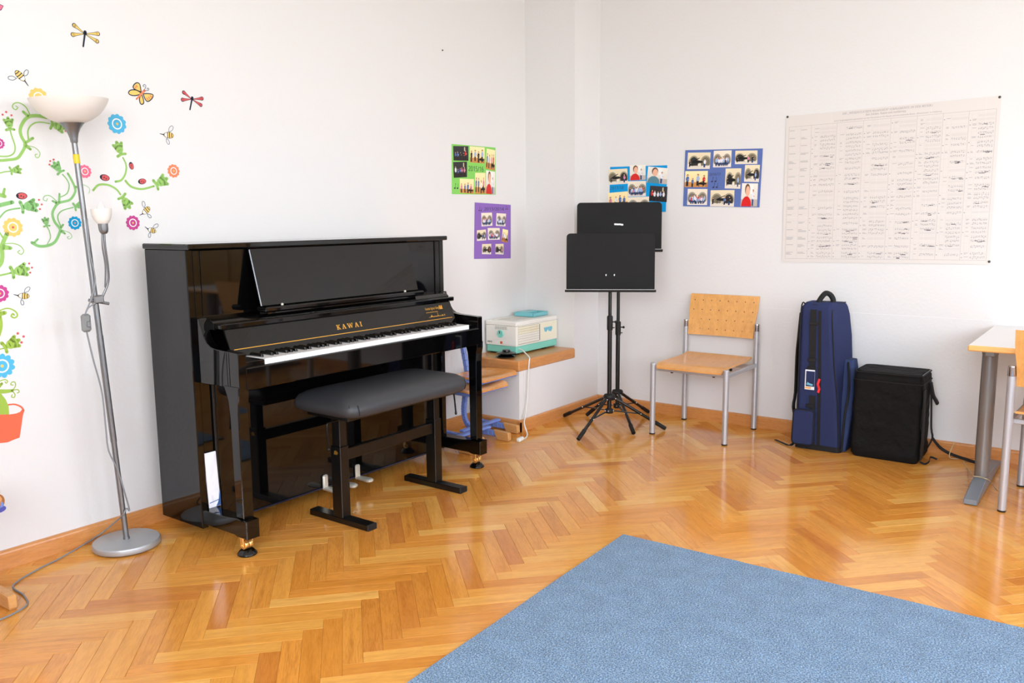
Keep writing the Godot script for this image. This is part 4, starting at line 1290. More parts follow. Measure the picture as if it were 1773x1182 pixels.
	for i in 2:
		var d := thing("black_disc", Vector3(2.238 + 0.006 * i, 0.4326 + 0.019 * i, 0.236), ["lower of two glossy black saucer discs stacked on the oak ledge", "upper of two glossy black saucer discs stacked on the oak ledge, with knob"][i], "disc", "glossy black discs on the ledge")
		part("saucer", geo().lathe([Vector2(0.001, 0.0), Vector2(0.036, 0.0), Vector2(0.060, 0.006), Vector2(0.062, 0.009), Vector2(0.056, 0.0105), Vector2(0.034, 0.0165), Vector2(0.030, 0.019), Vector2(0.001, 0.019)], Transform3D(), 32), M.gloss_black, d)
		if i == 1:
			part("knob", geo().lathe([Vector2(0.024, 0.0185), Vector2(0.025, 0.026), Vector2(0.020, 0.029), Vector2(0.001, 0.029)], Transform3D(), 20), M.gloss_black, d)

# ---------------------------------------------------------------- cases
func rounded_ring(x0: float, x1: float, z0: float, z1: float, y: float, r: float, bow := 0.0) -> PackedVector3Array:
	var o := PackedVector3Array()
	var c := [[x1 - r, z1 - r, 0.0], [x0 + r, z1 - r, PI / 2], [x0 + r, z0 + r, PI], [x1 - r, z0 + r, PI * 1.5]]
	for q in c:
		for k in 5:
			var a: float = q[2] + PI / 2 * k / 4
			o.append(Vector3(q[0] + r * cos(a), y, q[1] + r * sin(a)))
	if bow != 0.0:
		var m := PackedVector3Array()
		for i in o.size():
			m.append(o[i])
			if i % 5 == 4:
				var e := o[i].lerp(o[(i + 1) % o.size()], 0.5)
				var out := (e - Vector3((x0 + x1) / 2, y, (z0 + z1) / 2)).normalized()
				m.append(e + Vector3(signf(out.x) if absf(out.x) > absf(out.z) else 0.0, 0, signf(out.z) if absf(out.z) >= absf(out.x) else 0.0) * bow)
		return m
	return o

func build_case() -> void:
	var t := thing("instrument_case", Vector3(2.9, 0, 1.97), "tall navy blue soft instrument case with black straps leaning beside the black bag", "instrument case")
	var rings := []
	for q in [[0.0, 3.035, 2.085, 0.02, 0.0], [0.012, 3.04, 2.090, 0.025, 0.0], [0.3, 3.037, 2.068, 0.025, 0.018], [0.46, 3.03, 2.046, 0.025, 0.032], [0.62, 3.025, 2.032, 0.025, 0.037], [0.74, 2.99, 2.022, 0.025, 0.04], [0.785, 2.955, 2.018, 0.025, 0.042], [0.803, 2.935, 2.012, 0.02, 0.042], [0.812, 2.915, 2.0, 0.012, 0.042]]:
		var k: float = 0.0 if q[0] < 0.79 else (q[0] - 0.785) * 0.8
		var ring := rounded_ring(2.77 + k, q[1], 1.850 + k, q[2], q[0], q[3])
		for i in ring.size():
			if ring[i].z > 1.95:
				ring[i].z += q[4] * (ring[i].x - 2.77) / (q[1] - 2.77)
		rings.append(ring)
	wpart("body", geo().loft(rings), M.navy_cloth, t)
	# the swollen bell pocket low on the right side
	var bell := []
	for i in 13:
		var u := i / 12.0
		var s := sin(PI * clampf(u * 0.62 + 0.2, 0, 1))
		bell.append(rounded_ring(2.80 + 0.115 * u * u, 3.03 - 0.035 * u, 2.04, 2.082 + 0.048 * s, 0.004 + 0.49 * u, 0.02))
	wpart("bell_pocket", geo().loft(bell), M.navy_light, t)
	wpart("bell_piping", geo().tube(soft([Vector3(2.792, 0.01, 2.096), Vector3(2.79, 0.2, 2.104), Vector3(2.822, 0.32, 2.110), Vector3(2.862, 0.42, 2.098), Vector3(2.905, 0.475, 2.08), Vector3(2.99, 0.497, 2.06)]), 0.006, -1.0, 8), M.black_web, t)
	# black zip running up the front and over the top
	wpart("zip", geo().strap([Vector3(2.7695, 0.012, 1.978), Vector3(2.7695, 0.4, 1.969), Vector3(2.7695, 0.765, 1.955), Vector3(2.79, 0.803, 1.95), Vector3(2.86, 0.8125, 1.948)], Vector3.BACK, 0.017, 0.005), M.black_web, t)
	wpart("edge_piping", geo().tube(soft([Vector3(2.777, 0.02, 2.086), Vector3(2.777, 0.3, 2.064), Vector3(2.777, 0.46, 2.043), Vector3(2.777, 0.62, 2.029), Vector3(2.778, 0.74, 2.019), Vector3(2.79, 0.785, 2.017), Vector3(2.83, 0.803, 2.022), Vector3(2.92, 0.809, 2.046)]), 0.0035, -1.0, 8), M.black_web, t)
	wpart("edge_piping", geo().tube(soft([Vector3(2.774, 0.02, 1.8535), Vector3(2.774, 0.4, 1.8535), Vector3(2.775, 0.77, 1.8535), Vector3(2.80, 0.803, 1.866)]), 0.004, -1.0, 8), M.black_web, t)
	wpart("strap", geo().strap([Vector3(2.80, 0.811, 1.925), Vector3(2.784, 0.80, 1.923), Vector3(2.767, 0.765, 1.922), Vector3(2.767, 0.435, 1.928)], Vector3.BACK, 0.034, 0.004).strap([Vector3(2.767, 0.30, 1.935), Vector3(2.767, 0.03, 1.942)], Vector3.BACK, 0.034, 0.004), M.black_web, t)
	for y in [0.70, 0.50, 0.455, 0.245]:
		wpart("buckle", geo().box(Vector3(2.7645, y, 1.926), Vector3(0.008, 0.018, 0.046), 0.002), M.rubber, t)
	var tg := wpart("name_tag", geo().span(Vector3(2.7615, 0.335, 1.893), Vector3(2.7655, 0.445, 1.945), 0.001), M.paper_white, t, "framed luggage tag")
	wpart("tag_print", geo().span(Vector3(2.7606, 0.353, 1.899), Vector3(2.7616, 0.438, 1.945)), M.navy_cloth, t, "", tg)
	wpart("tag_bar", geo().span(Vector3(2.7604, 0.340, 1.896), Vector3(2.7614, 0.350, 1.928)), M.table_edge, t, "", tg)
	wpart("tag_marks", geo().prism([Vector2(1.902, 0.362), Vector2(1.935, 0.358), Vector2(1.938, 0.366), Vector2(1.916, 0.372), Vector2(1.908, 0.378)], Transform3D(Basis(Vector3.BACK, Vector3.UP, Vector3.LEFT), Vector3(2.7606, 0, 0)), 0.0006), M.sticker_blue, t, "", tg)
	wpart("zip_ribbon", geo().strap([Vector3(2.764, 0.398, 1.971), Vector3(2.759, 0.37, 1.964), Vector3(2.763, 0.345, 1.972), Vector3(2.761, 0.325, 1.968)], Vector3.BACK, 0.012, 0.005), M.ribbon_red, t, "red ribbon on the zip pull")
	# small pocket low on the front
	var pk := geo()
	var ol := []
	for q in [[1.938, 0.205, 0.0], [1.866, 0.205, PI / 2], [1.862, 0.05, PI], [1.938, 0.05, PI * 1.5]]:
		for k in 4:
			var a: float = q[2] + PI / 2 * k / 3
			ol.append(Vector2(q[0] + 0.02 * cos(a), q[1] + 0.02 * sin(a)))
	pk.prism(ol, Transform3D(Basis(Vector3.BACK, Vector3.UP, Vector3.LEFT), Vector3(2.772, 0, 0)), 0.042, 0.006)
	var pocket := wpart("front_pocket", pk, M.navy_cloth, t)
	var rim := []
	for q in ol:
		rim.append(Vector3(2.735, q.y, q.x))
	rim.append(rim[0])
	wpart("pocket_piping", geo().tube(rim, 0.0035, -1.0, 6), M.black_web, t, "", pocket)
	wpart("bottom_skirt", geo().loft([rounded_ring(2.766, 3.044, 1.846, 2.094, 0.001, 0.026), rounded_ring(2.766, 3.044, 1.846, 2.096, 0.03, 0.026)]), M.black_web, t)
	wpart("handle", geo().tube(soft([Vector3(2.82, 0.808, 1.93), Vector3(2.835, 0.835, 1.94), Vector3(2.855, 0.858, 1.956), Vector3(2.87, 0.852, 1.975), Vector3(2.875, 0.83, 1.99), Vector3(2.875, 0.806, 1.995)]), 0.0145, -1.0, 10), M.black_web, t)
	wpart("back_strap", geo().strap(soft([Vector3(2.80, 0.75, 1.846), Vector3(2.80, 0.62, 1.838), Vector3(2.82, 0.5, 1.826), Vector3(2.82, 0.3, 1.826), Vector3(2.80, 0.22, 1.824), Vector3(2.82, 0.14, 1.838)], 3), Vector3.RIGHT, 0.036, 0.008), M.black_web, t)
	wpart("loose_strap", geo().strap(soft([Vector3(2.80, 0.05, 1.842), Vector3(2.79, 0.015, 1.835), Vector3(2.765, 0.006, 1.82), Vector3(2.80, 0.006, 1.77), Vector3(2.84, 0.006, 1.715)], 4), Vector3(0.6, 0, 0.8), 0.014, 0.003), M.black_web, t)

func build_bag() -> void:
	var t := thing("equipment_bag", Vector3(2.89, 0, 2.31), "square black padded gig bag with hanging shoulder straps, right of the navy case", "bag")
	var rings := []
	var f := FastNoiseLite.new()
	f.seed = 12
	f.frequency = 5.5
	for i in 22:
		var u := i / 21.0
		var y := 0.466 * u
		var e := 0.0
		if u > 0.93:
			e = pow((u - 0.93) / 0.07, 2) * 0.014
		if u < 0.05:
			e = pow((0.05 - u) / 0.05, 2) * 0.01
		var ring := PackedVector3Array()
		var base := rounded_ring(2.768 + e, 3.035 - e, 2.145 + e, 2.482 - e, y, 0.028)
		# more points along the long sides so that the cloth can sag
		for k in base.size():
			var a := base[k]
			var b := base[(k + 1) % base.size()]
			var n := 10 if a.distance_to(b) > 0.1 else 1
			for j in n:
				var p := a.lerp(b, float(j) / n)
				var out := Vector3(p.x - 2.9, 0, p.z - 2.31).normalized()
				var low := 1.0 + 1.6 * clampf((0.35 - u) / 0.35, 0, 1)
				p += out * f.get_noise_3d(p.x * 1.0, p.y * 1.6, p.z) * 0.012 * low * sin(PI * clampf(u * 1.05, 0, 1))
				ring.append(p)
		rings.append(ring)
	wpart("body", geo().loft(rings), M.bag_cloth, t)
	var seam := func(y: float, grow: float, r: float) -> Geo:
		var pts := Array(rounded_ring(2.767 - grow, 3.036 + grow, 2.144 - grow, 2.483 + grow, y, 0.028))
		pts.append(pts[0])
		return geo().tube(pts, r, -1.0, 6)
	wpart("lid_seam", seam.call(0.418, 0.0005, 0.003), M.black_web, t)
	wpart("lid_piping", seam.call(0.461, -0.004, 0.003), M.black_web, t)
	wpart("pale_piping", geo().tube([Vector3(2.80, 0.4655, 2.476), Vector3(2.90, 0.4655, 2.476), Vector3(3.0, 0.465, 2.475)], 0.0022, -1.0, 6), M.piping_pale, t)
	wpart("side_flap", geo().strap(soft([Vector3(2.80, 0.39, 2.489), Vector3(2.80, 0.25, 2.492), Vector3(2.795, 0.12, 2.494), Vector3(2.80, 0.03, 2.492)], 3), Vector3.RIGHT, 0.05, 0.006), M.black_web, t)
	wpart("shoulder_strap", geo().strap(soft([Vector3(2.96, 0.40, 2.488), Vector3(2.965, 0.34, 2.500), Vector3(2.97, 0.31, 2.515), Vector3(2.972, 0.295, 2.522)], 3), Vector3.RIGHT, 0.03, 0.014).strap(soft([Vector3(2.95, 0.40, 2.490), Vector3(2.96, 0.28, 2.497), Vector3(2.965, 0.16, 2.502), Vector3(2.955, 0.11, 2.512), Vector3(2.95, 0.05, 2.49)], 3), Vector3.RIGHT, 0.02, 0.007), M.black_web, t)
	wpart("trailing_strap", geo().strap(soft([Vector3(2.955, 0.11, 2.512), Vector3(2.97, 0.06, 2.55), Vector3(2.985, 0.03, 2.60), Vector3(2.99, 0.014, 2.66), Vector3(2.97, 0.008, 2.72)], 4), Vector3(0.9, 0.35, 0.1), 0.022, 0.004), M.black_web, t)
	wpart("floor_loop", geo().strap(soft([Vector3(2.80, 0.012, 2.487), Vector3(2.80, 0.006, 2.512), Vector3(2.85, 0.010, 2.522), Vector3(2.90, 0.02, 2.518), Vector3(2.92, 0.008, 2.545)], 4), Vector3.UP, 0.010, 0.003), M.black_web, t)
	wpart("zip_pull", geo().box(Vector3(2.78, 0.13, 2.494), Vector3(0.010, 0.014, 0.004), 0.001), M.brass, t)

func build_rug() -> void:
	var t := thing("rug", Vector3(-0.5, 0, 3.5), "large blue felt rug with one corner pointing towards the music stands", "rug")
	var a := [Vector2(1.038, 1.722), Vector2(1.058, 3.122), Vector2(1.085, 5.2), Vector2(-2.9, 5.26), Vector2(-2.95, 1.89)]
	var pts := []
	var rng := RandomNumberGenerator.new()
	rng.seed = 8
	for i in a.size():
		var p: Vector2 = a[i]
		var q: Vector2 = a[(i + 1) % a.size()]
		var n := 30
		for k in n:
			var s: Vector2 = p.lerp(q, float(k) / n)
			if k > 0:
				s += Vector2(rng.randf_range(-0.0016, 0.0016), rng.randf_range(-0.0016, 0.0016))
			pts.append(s - Vector2(-0.5, 3.5))
	var flat := Transform3D(Basis(Vector3.RIGHT, Vector3.BACK, Vector3.DOWN), Vector3(0, 0.0085, 0))
	part("felt", geo().prism(pts, flat, 0.0075, 0.002), M.rug_felt, t)
	part("backing", geo().prism(pts, Transform3D(flat.basis, Vector3(0, 0.0012, 0)), 0.0008), M.rug_edge, t)

# ---------------------------------------------------------------- things on the walls
const ON_RIGHT := Basis(Vector3.BACK, Vector3.UP, Vector3.LEFT)   # writing axes on the right wall: x = world z
func wall_xf(right_wall: bool, lift: float) -> Transform3D:
	return Transform3D(ON_RIGHT, Vector3(RIGHT - lift, 0, 0)) if right_wall else Transform3D(Basis(), Vector3(0, 0, lift))

func sheet(c: Array, xf: Transform3D, thick: float) -> Geo:
	# a flat leaf with corners c (top left, top right, bottom right, bottom left)
	var g := geo()
	var f := []
	var b := []
	for q in c:
		f.append(xf * Vector3(q.x, q.y, thick))
		b.append(xf * Vector3(q.x, q.y, 0))
	g.face(f[0], f[1], f[2], f[3], xf.basis.z)
	g.face(b[0], b[1], b[2], b[3], -xf.basis.z)
	var mid: Vector3 = (f[0] + f[2]) * 0.5
	for i in 4:
		var j := (i + 1) % 4
		g.face(f[i], f[j], b[j], b[i], (f[i] + f[j]) * 0.5 - mid)
	return g

func blob(im: Image, c: Vector2, r: Vector2, col: Color) -> void:
	for y in range(maxi(int(c.y - r.y), 0), mini(int(c.y + r.y) + 1, im.get_height())):
		for x in range(maxi(int(c.x - r.x), 0), mini(int(c.x + r.x) + 1, im.get_width())):
			if Vector2((x - c.x) / r.x, (y - c.y) / r.y).length() < 1.0:
				im.set_pixel(x, y, col)

func figure(im: Image, x: float, base: float, h: float, shirt: Color, legs: Color, rng: RandomNumberGenerator) -> void:
	var hair: Color = [Color(0.16, 0.10, 0.07), Color(0.45, 0.28, 0.14), Color(0.72, 0.55, 0.30), Color(0.08, 0.06, 0.06)][rng.randi_range(0, 3)]
	im.fill_rect(Rect2i(int(x - h * 0.09), int(base - h * 0.48), int(h * 0.18), int(h * 0.48)), legs)
	blob(im, Vector2(x, base - h * 0.62), Vector2(h * 0.13, h * 0.22), shirt)
	blob(im, Vector2(x, base - h * 0.92), Vector2(h * 0.075, h * 0.09), hair)
	blob(im, Vector2(x + rng.randf_range(-1, 1), base - h * 0.89), Vector2(h * 0.055, h * 0.07), Color(0.90, 0.70, 0.58))
	blob(im, Vector2(x + h * 0.1, base - h * 0.60), Vector2(h * 0.07, h * 0.04), Color(0.90, 0.70, 0.58))

func grand(im: Image, x: float, base: float, s: float) -> void:
	var k := Color(0.04, 0.04, 0.05)
	blob(im, Vector2(x, base - s * 0.52), Vector2(s * 0.62, s * 0.16), k)
	for i in int(s * 0.8):
		im.fill_rect(Rect2i(int(x - s * 0.5 + i), int(base - s * 0.6 - i * 0.5), 1, int(maxf(s * 0.10, 2))), k)
	for dx in [-0.5, 0.05, 0.5]:
		im.fill_rect(Rect2i(int(x + s * dx), int(base - s * 0.45), maxi(int(s * 0.06), 1), int(s * 0.45)), k)

func snapshot(kind: int, sd: int) -> ImageTexture:
	# kinds: 0 hall with a grand piano and players, 1 group in pale shirts, 2 close portrait, 3 dark stage, 4 bright room with players
	var rng := RandomNumberGenerator.new()
	rng.seed = sd
	var w := 112
	var h := 84
	var im := Image.create(w, h, false, Image.FORMAT_RGB8)
	var wall: Color = [Color(0.86, 0.80, 0.66), Color(0.88, 0.83, 0.74), Color(0.87, 0.85, 0.80), Color(0.13, 0.12, 0.13), Color(0.94, 0.85, 0.62)][kind]
	var ground: Color = [Color(0.90, 0.86, 0.80), Color(0.92, 0.88, 0.84), Color(0.75, 0.70, 0.66), Color(0.16, 0.13, 0.12), Color(0.80, 0.55, 0.28)][kind]
	for y in h:
		for x in w:
			var c := wall if y < h * 0.68 else ground
			var n := rng.randf_range(-0.03, 0.03) + 0.08 * (1.0 - float(y) / h)
			im.set_pixel(x, y, Color(clampf(c.r + n, 0, 1), clampf(c.g + n, 0, 1), clampf(c.b + n, 0, 1)))
	if kind <= 1:
		for s in 2:
			var cx: float = w * (0.24 + 0.54 * s) + rng.randf_range(-5, 5)
			blob(im, Vector2(cx, h * 0.56), Vector2(w * 0.22, h * 0.38), wall.darkened(0.25))
			blob(im, Vector2(cx, h * 0.60), Vector2(w * 0.18, h * 0.33), Color(0.18, 0.17, 0.17) if kind == 0 and s == sd % 2 else wall.darkened(0.45))
		im.fill_rect(Rect2i(0, int(h * 0.80), w, h - int(h * 0.80)), ground)
	var shirts := [Color(0.90, 0.91, 0.94), Color(0.60, 0.72, 0.88), Color(0.82, 0.16, 0.15), Color(0.10, 0.10, 0.12), Color(0.84, 0.50, 0.62), Color(0.26, 0.42, 0.68)]
	if kind == 0:
		grand(im, w * rng.randf_range(0.36, 0.52), h * 0.84, w * 0.40)
		figure(im, w * rng.randf_range(0.10, 0.18), h * 0.88, h * 0.42, shirts[3], shirts[3], rng)
		figure(im, w * rng.randf_range(0.74, 0.84), h * 0.92, h * 0.56, shirts[rng.randi_range(0, 5)], Color(0.15, 0.25, 0.45), rng)
		if rng.randf() < 0.5:
			figure(im, w * 0.60, h * 0.90, h * 0.52, shirts[rng.randi_range(0, 5)], Color(0.12, 0.12, 0.16), rng)
	elif kind == 1:
		for row in 2:
			for i in 8 - row:
				figure(im, w * (0.14 + 0.10 * i + 0.05 * row) + rng.randf_range(-2, 2), h * (0.86 + 0.08 * row), h * rng.randf_range(0.42, 0.54), shirts[rng.randi_range(0, 1) if rng.randf() < 0.75 else rng.randi_range(2, 5)], Color(0.16, 0.22, 0.36), rng)
	elif kind == 2:
		im.fill_rect(Rect2i(int(w * 0.55), 4, 20, 36), Color(0.95, 0.95, 0.93))
		var col: Color = [Color(0.85, 0.12, 0.12), Color(0.84, 0.16, 0.14), Color(0.36, 0.52, 0.56)][sd % 3]
		figure(im, w * 0.72, h * 0.98, h * 0.72, shirts[0], Color(0.16, 0.26, 0.46), rng)
		blob(im, Vector2(w * 0.33, h * 0.98), Vector2(w * 0.30, h * 0.42), col)
		blob(im, Vector2(w * 0.36, h * 0.26), Vector2(w * 0.155, h * 0.24), Color(0.42, 0.27, 0.16))
		blob(im, Vector2(w * 0.38, h * 0.34), Vector2(w * 0.125, h * 0.23), Color(0.93, 0.72, 0.60))
	elif kind == 3:
		for i in 5:
			figure(im, w * (0.14 + 0.17 * i) + rng.randf_range(-3, 3), h * rng.randf_range(0.86, 0.98), h * rng.randf_range(0.48, 0.72), shirts[rng.randi_range(0, 5)], Color(0.08, 0.08, 0.10), rng)
		im.fill_rect(Rect2i(int(w * 0.72), 6, 8, 22), Color(0.85, 0.80, 0.66))
	else:
		for i in 4:
			figure(im, w * (0.14 + 0.23 * i) + rng.randf_range(-4, 4), h * rng.randf_range(0.90, 1.0), h * rng.randf_range(0.55, 0.78), shirts[rng.randi_range(0, 5)], Color(0.12, 0.11, 0.14), rng)
		grand(im, w * 0.78, h * 0.98, w * 0.3)
	return ImageTexture.create_from_image(im)

var snap_count := 0
func photo_print(parent: Node3D, c: Array, xf: Transform3D, kind: int) -> void:
	snap_count += 1
	var m := mat("snapshot_%d" % snap_count, Color(1, 1, 1), 0.35, 0, 0.4)
	m.albedo_texture = snapshot(kind, 900 + snap_count)
	m.texture_repeat = false
	part("photo_print", sheet(c, xf, 0.0004), m, parent)

func box4(lo: Vector2, hi: Vector2) -> Array:
	# lo = picture's upper left, hi = lower right
	return [lo, Vector2(hi.x, lo.y), hi, Vector2(lo.x, hi.y)]

func hand(words: String, t: Node3D, lo: Vector2, hi: Vector2, xf: Transform3D) -> void:
	# marker writing whose lower left is lo and upper right hi, in wall coordinates
	var d := hi - lo
	lettering("handwriting", words, "Droid Sans", d.y, M.marker, t, xf * Transform3D(Basis(), Vector3(lo.x, lo.y, 0)), 0.0003, d.x)

func notes(t: Node3D, at: Vector2, s: float, xf: Transform3D) -> void:
	var g := geo()
	for k in 2:
		var x := at.x + k * s * 1.1
		g.prism(round_outline(Vector2(x, at.y), Vector2(s * 0.32, s * 0.24), 10), xf, 0.0003)
		g.prism([Vector2(x + s * 0.24, at.y), Vector2(x + s * 0.34, at.y), Vector2(x + s * 0.34, at.y + s * 1.3), Vector2(x + s * 0.24, at.y + s * 1.3)], xf, 0.0003)
		if k == 0:
			g.prism([Vector2(x + s * 0.3, at.y + s * 1.3), Vector2(x + s * 0.6, at.y + s * 0.9), Vector2(x + s * 0.62, at.y + s * 0.96), Vector2(x + s * 0.34, at.y + s * 1.42)], xf, 0.0003)
	part("drawn_note", g, M.marker, t)

func round_outline(c: Vector2, r: Vector2, n: int, turn := 0.0) -> Array:
	var o := []
	for i in n:
		var a := TAU * i / n
		o.append(c + Vector2(r.x * cos(a), r.y * sin(a)).rotated(turn))
	return o

func pins(t: Node3D, pts: Array, xf: Transform3D, r := 0.006) -> void:
	for p in pts:
		part("drawing_pin", geo().lathe([Vector2(r, 0.0004), Vector2(r, 0.0016), Vector2(r * 0.7, 0.003), Vector2(0.0002, 0.0034)], xf * Transform3D(Basis(Vector3.RIGHT, Vector3.BACK, Vector3.DOWN), Vector3(p.x, p.y, 0)), 12), M.pin_metal, t)

func collage(label: String, paper: Material, corners: Array, right_wall: bool, prints: Array, kinds: Array) -> Node3D:
	var t := thing("photo_collage", Vector3.ZERO, label, "poster", "photo collages on coloured paper")
	part("paper", sheet(corners, wall_xf(right_wall, 0.0012 if not right_wall else 0.0022), 0.0005), paper, t)
	for i in prints.size():
		photo_print(t, prints[i], wall_xf(right_wall, 0.0017 if not right_wall else 0.0027), kinds[i])
	return t

func build_collages() -> void:
	var xl := wall_xf(false, 0.00175)
	var xr := wall_xf(true, 0.00275)
	var t := collage("green sheet of concert snapshots taped to the wall above the piano's right end", M.paper_green, [Vector2(2.0375, 1.7131), Vector2(2.4623, 1.7175), Vector2(2.4592, 1.4252), Vector2(2.0322, 1.4218)], false, [
		[Vector2(2.0508, 1.7022), Vector2(2.1922, 1.7096), Vector2(2.1911, 1.6229), Vector2(2.0524, 1.6181)], [Vector2(2.2066, 1.7104), Vector2(2.3518, 1.7115), Vector2(2.3497, 1.6141), Vector2(2.2043, 1.6146)], [Vector2(2.3721, 1.7062), Vector2(2.4586, 1.7007), Vector2(2.4508, 1.5748), Vector2(2.3588, 1.5837)], [Vector2(2.0482, 1.6092), Vector2(2.1777, 1.6178), Vector2(2.1754, 1.5257), Vector2(2.0516, 1.5173)],
		[Vector2(2.1072, 1.5140), Vector2(2.2414, 1.5156), Vector2(2.2362, 1.4273), Vector2(2.1060, 1.4307)], [Vector2(2.2538, 1.5536), Vector2(2.3561, 1.5573), Vector2(2.3524, 1.4294), Vector2(2.2488, 1.4275)], [Vector2(2.3640, 1.5741), Vector2(2.4562, 1.5670), Vector2(2.4536, 1.4258), Vector2(2.3557, 1.4307)]], [3, 4, 4, 3, 4, 4, 2])
	hand("2015/16", t, Vector2(2.1917, 1.5628), Vector2(2.3375, 1.5933), xl)
	notes(t, Vector2(2.0598, 1.4570), 0.022, xl)
	t = collage("purple sheet with seven small snapshots, hung below the green collage", M.paper_purple, [Vector2(2.2465, 1.3753), Vector2(2.6189, 1.3631), Vector2(2.6139, 1.0171), Vector2(2.2322, 1.0294)], false, [
		[Vector2(2.3089, 1.3113), Vector2(2.4181, 1.3133), Vector2(2.4210, 1.2317), Vector2(2.3103, 1.2277)], [Vector2(2.4661, 1.3099), Vector2(2.5666, 1.3064), Vector2(2.5584, 1.2253), Vector2(2.4580, 1.2299)], [Vector2(2.2638, 1.2046), Vector2(2.3533, 1.2085), Vector2(2.3552, 1.1414), Vector2(2.2623, 1.1391)], [Vector2(2.3721, 1.2176), Vector2(2.4974, 1.2158), Vector2(2.4961, 1.1419), Vector2(2.3739, 1.1429)],
		[Vector2(2.5293, 1.2099), Vector2(2.5872, 1.2007), Vector2(2.5813, 1.1203), Vector2(2.5154, 1.1297)], [Vector2(2.3134, 1.1184), Vector2(2.4066, 1.1177), Vector2(2.4042, 1.0512), Vector2(2.3110, 1.0562)], [Vector2(2.4514, 1.1150), Vector2(2.5370, 1.1139), Vector2(2.5347, 1.0448), Vector2(2.4491, 1.0508)]], [1, 1, 0, 1, 4, 0, 0])
	hand("2013/2014", t, Vector2(2.3405, 1.3259), Vector2(2.5441, 1.3455), xl)
	notes(t, Vector2(2.2889, 1.3258), 0.016, xl)
	notes(t, Vector2(2.5648, 1.3353), 0.014, xl)
	t = collage("bright cyan snapshot sheet partly hidden by the rear music stand", M.paper_cyan, [Vector2(0.4661, 1.6053), Vector2(0.8784, 1.5992), Vector2(0.8740, 1.3091), Vector2(0.4611, 1.3102)], true, [
		[Vector2(0.4552, 1.5889), Vector2(0.5943, 1.5907), Vector2(0.6001, 1.4932), Vector2(0.4570, 1.4901)], [Vector2(0.6123, 1.6105), Vector2(0.7268, 1.6083), Vector2(0.7276, 1.5138), Vector2(0.6136, 1.5135)], [Vector2(0.7455, 1.5970), Vector2(0.8852, 1.5796), Vector2(0.8764, 1.4817), Vector2(0.7353, 1.4964)], [Vector2(0.5992, 1.5086), Vector2(0.7307, 1.5071), Vector2(0.7307, 1.4108), Vector2(0.6005, 1.4096)],
		[Vector2(0.7609, 1.4759), Vector2(0.8832, 1.4659), Vector2(0.8786, 1.3698), Vector2(0.7536, 1.3799)], [Vector2(0.4519, 1.4365), Vector2(0.5985, 1.4445), Vector2(0.6028, 1.3504), Vector2(0.4560, 1.3424)], [Vector2(0.6005, 1.4062), Vector2(0.7546, 1.4076), Vector2(0.7577, 1.3137), Vector2(0.6032, 1.3127)]], [0, 2, 2, 1, 3, 4, 1])
	hand("2017/18", t, Vector2(0.4691, 1.4578), Vector2(0.5672, 1.4788), xr)
	t = collage("slate blue sheet of nine concert snapshots left of the ornament chart", M.paper_blue, [Vector2(0.9992, 1.6854), Vector2(1.4911, 1.6697), Vector2(1.4822, 1.3287), Vector2(0.9915, 1.3427)], true, [
		[Vector2(1.0177, 1.6693), Vector2(1.1671, 1.6636), Vector2(1.1630, 1.5653), Vector2(1.0138, 1.5687)], [Vector2(1.1870, 1.6718), Vector2(1.3002, 1.6690), Vector2(1.2986, 1.5703), Vector2(1.1844, 1.5732)], [Vector2(1.3238, 1.6647), Vector2(1.4594, 1.6600), Vector2(1.4602, 1.5818), Vector2(1.3229, 1.5865)], [Vector2(1.0028, 1.5577), Vector2(1.1518, 1.5538), Vector2(1.1504, 1.4553), Vector2(0.9987, 1.4608)],
		[Vector2(1.2659, 1.5630), Vector2(1.3639, 1.5609), Vector2(1.3606, 1.4403), Vector2(1.2628, 1.4454)], [Vector2(1.3865, 1.5789), Vector2(1.4774, 1.5762), Vector2(1.4733, 1.4761), Vector2(1.3826, 1.4814)], [Vector2(1.0215, 1.4486), Vector2(1.1520, 1.4446), Vector2(1.1512, 1.3473), Vector2(1.0189, 1.3500)], [Vector2(1.1732, 1.4364), Vector2(1.3250, 1.4338), Vector2(1.3242, 1.3347), Vector2(1.1711, 1.3394)], [Vector2(1.3713, 1.4731), Vector2(1.4692, 1.4683), Vector2(1.4668, 1.3338), Vector2(1.3652, 1.3372)]], [0, 1, 0, 4, 0, 0, 1, 0, 2])
	hand("2016/17", t, Vector2(1.1621, 1.5234), Vector2(1.2341, 1.5395), xr)
	notes(t, Vector2(1.1799, 1.4890), 0.020, xr)
	notes(t, Vector2(1.1897, 1.4536), 0.020, xr)

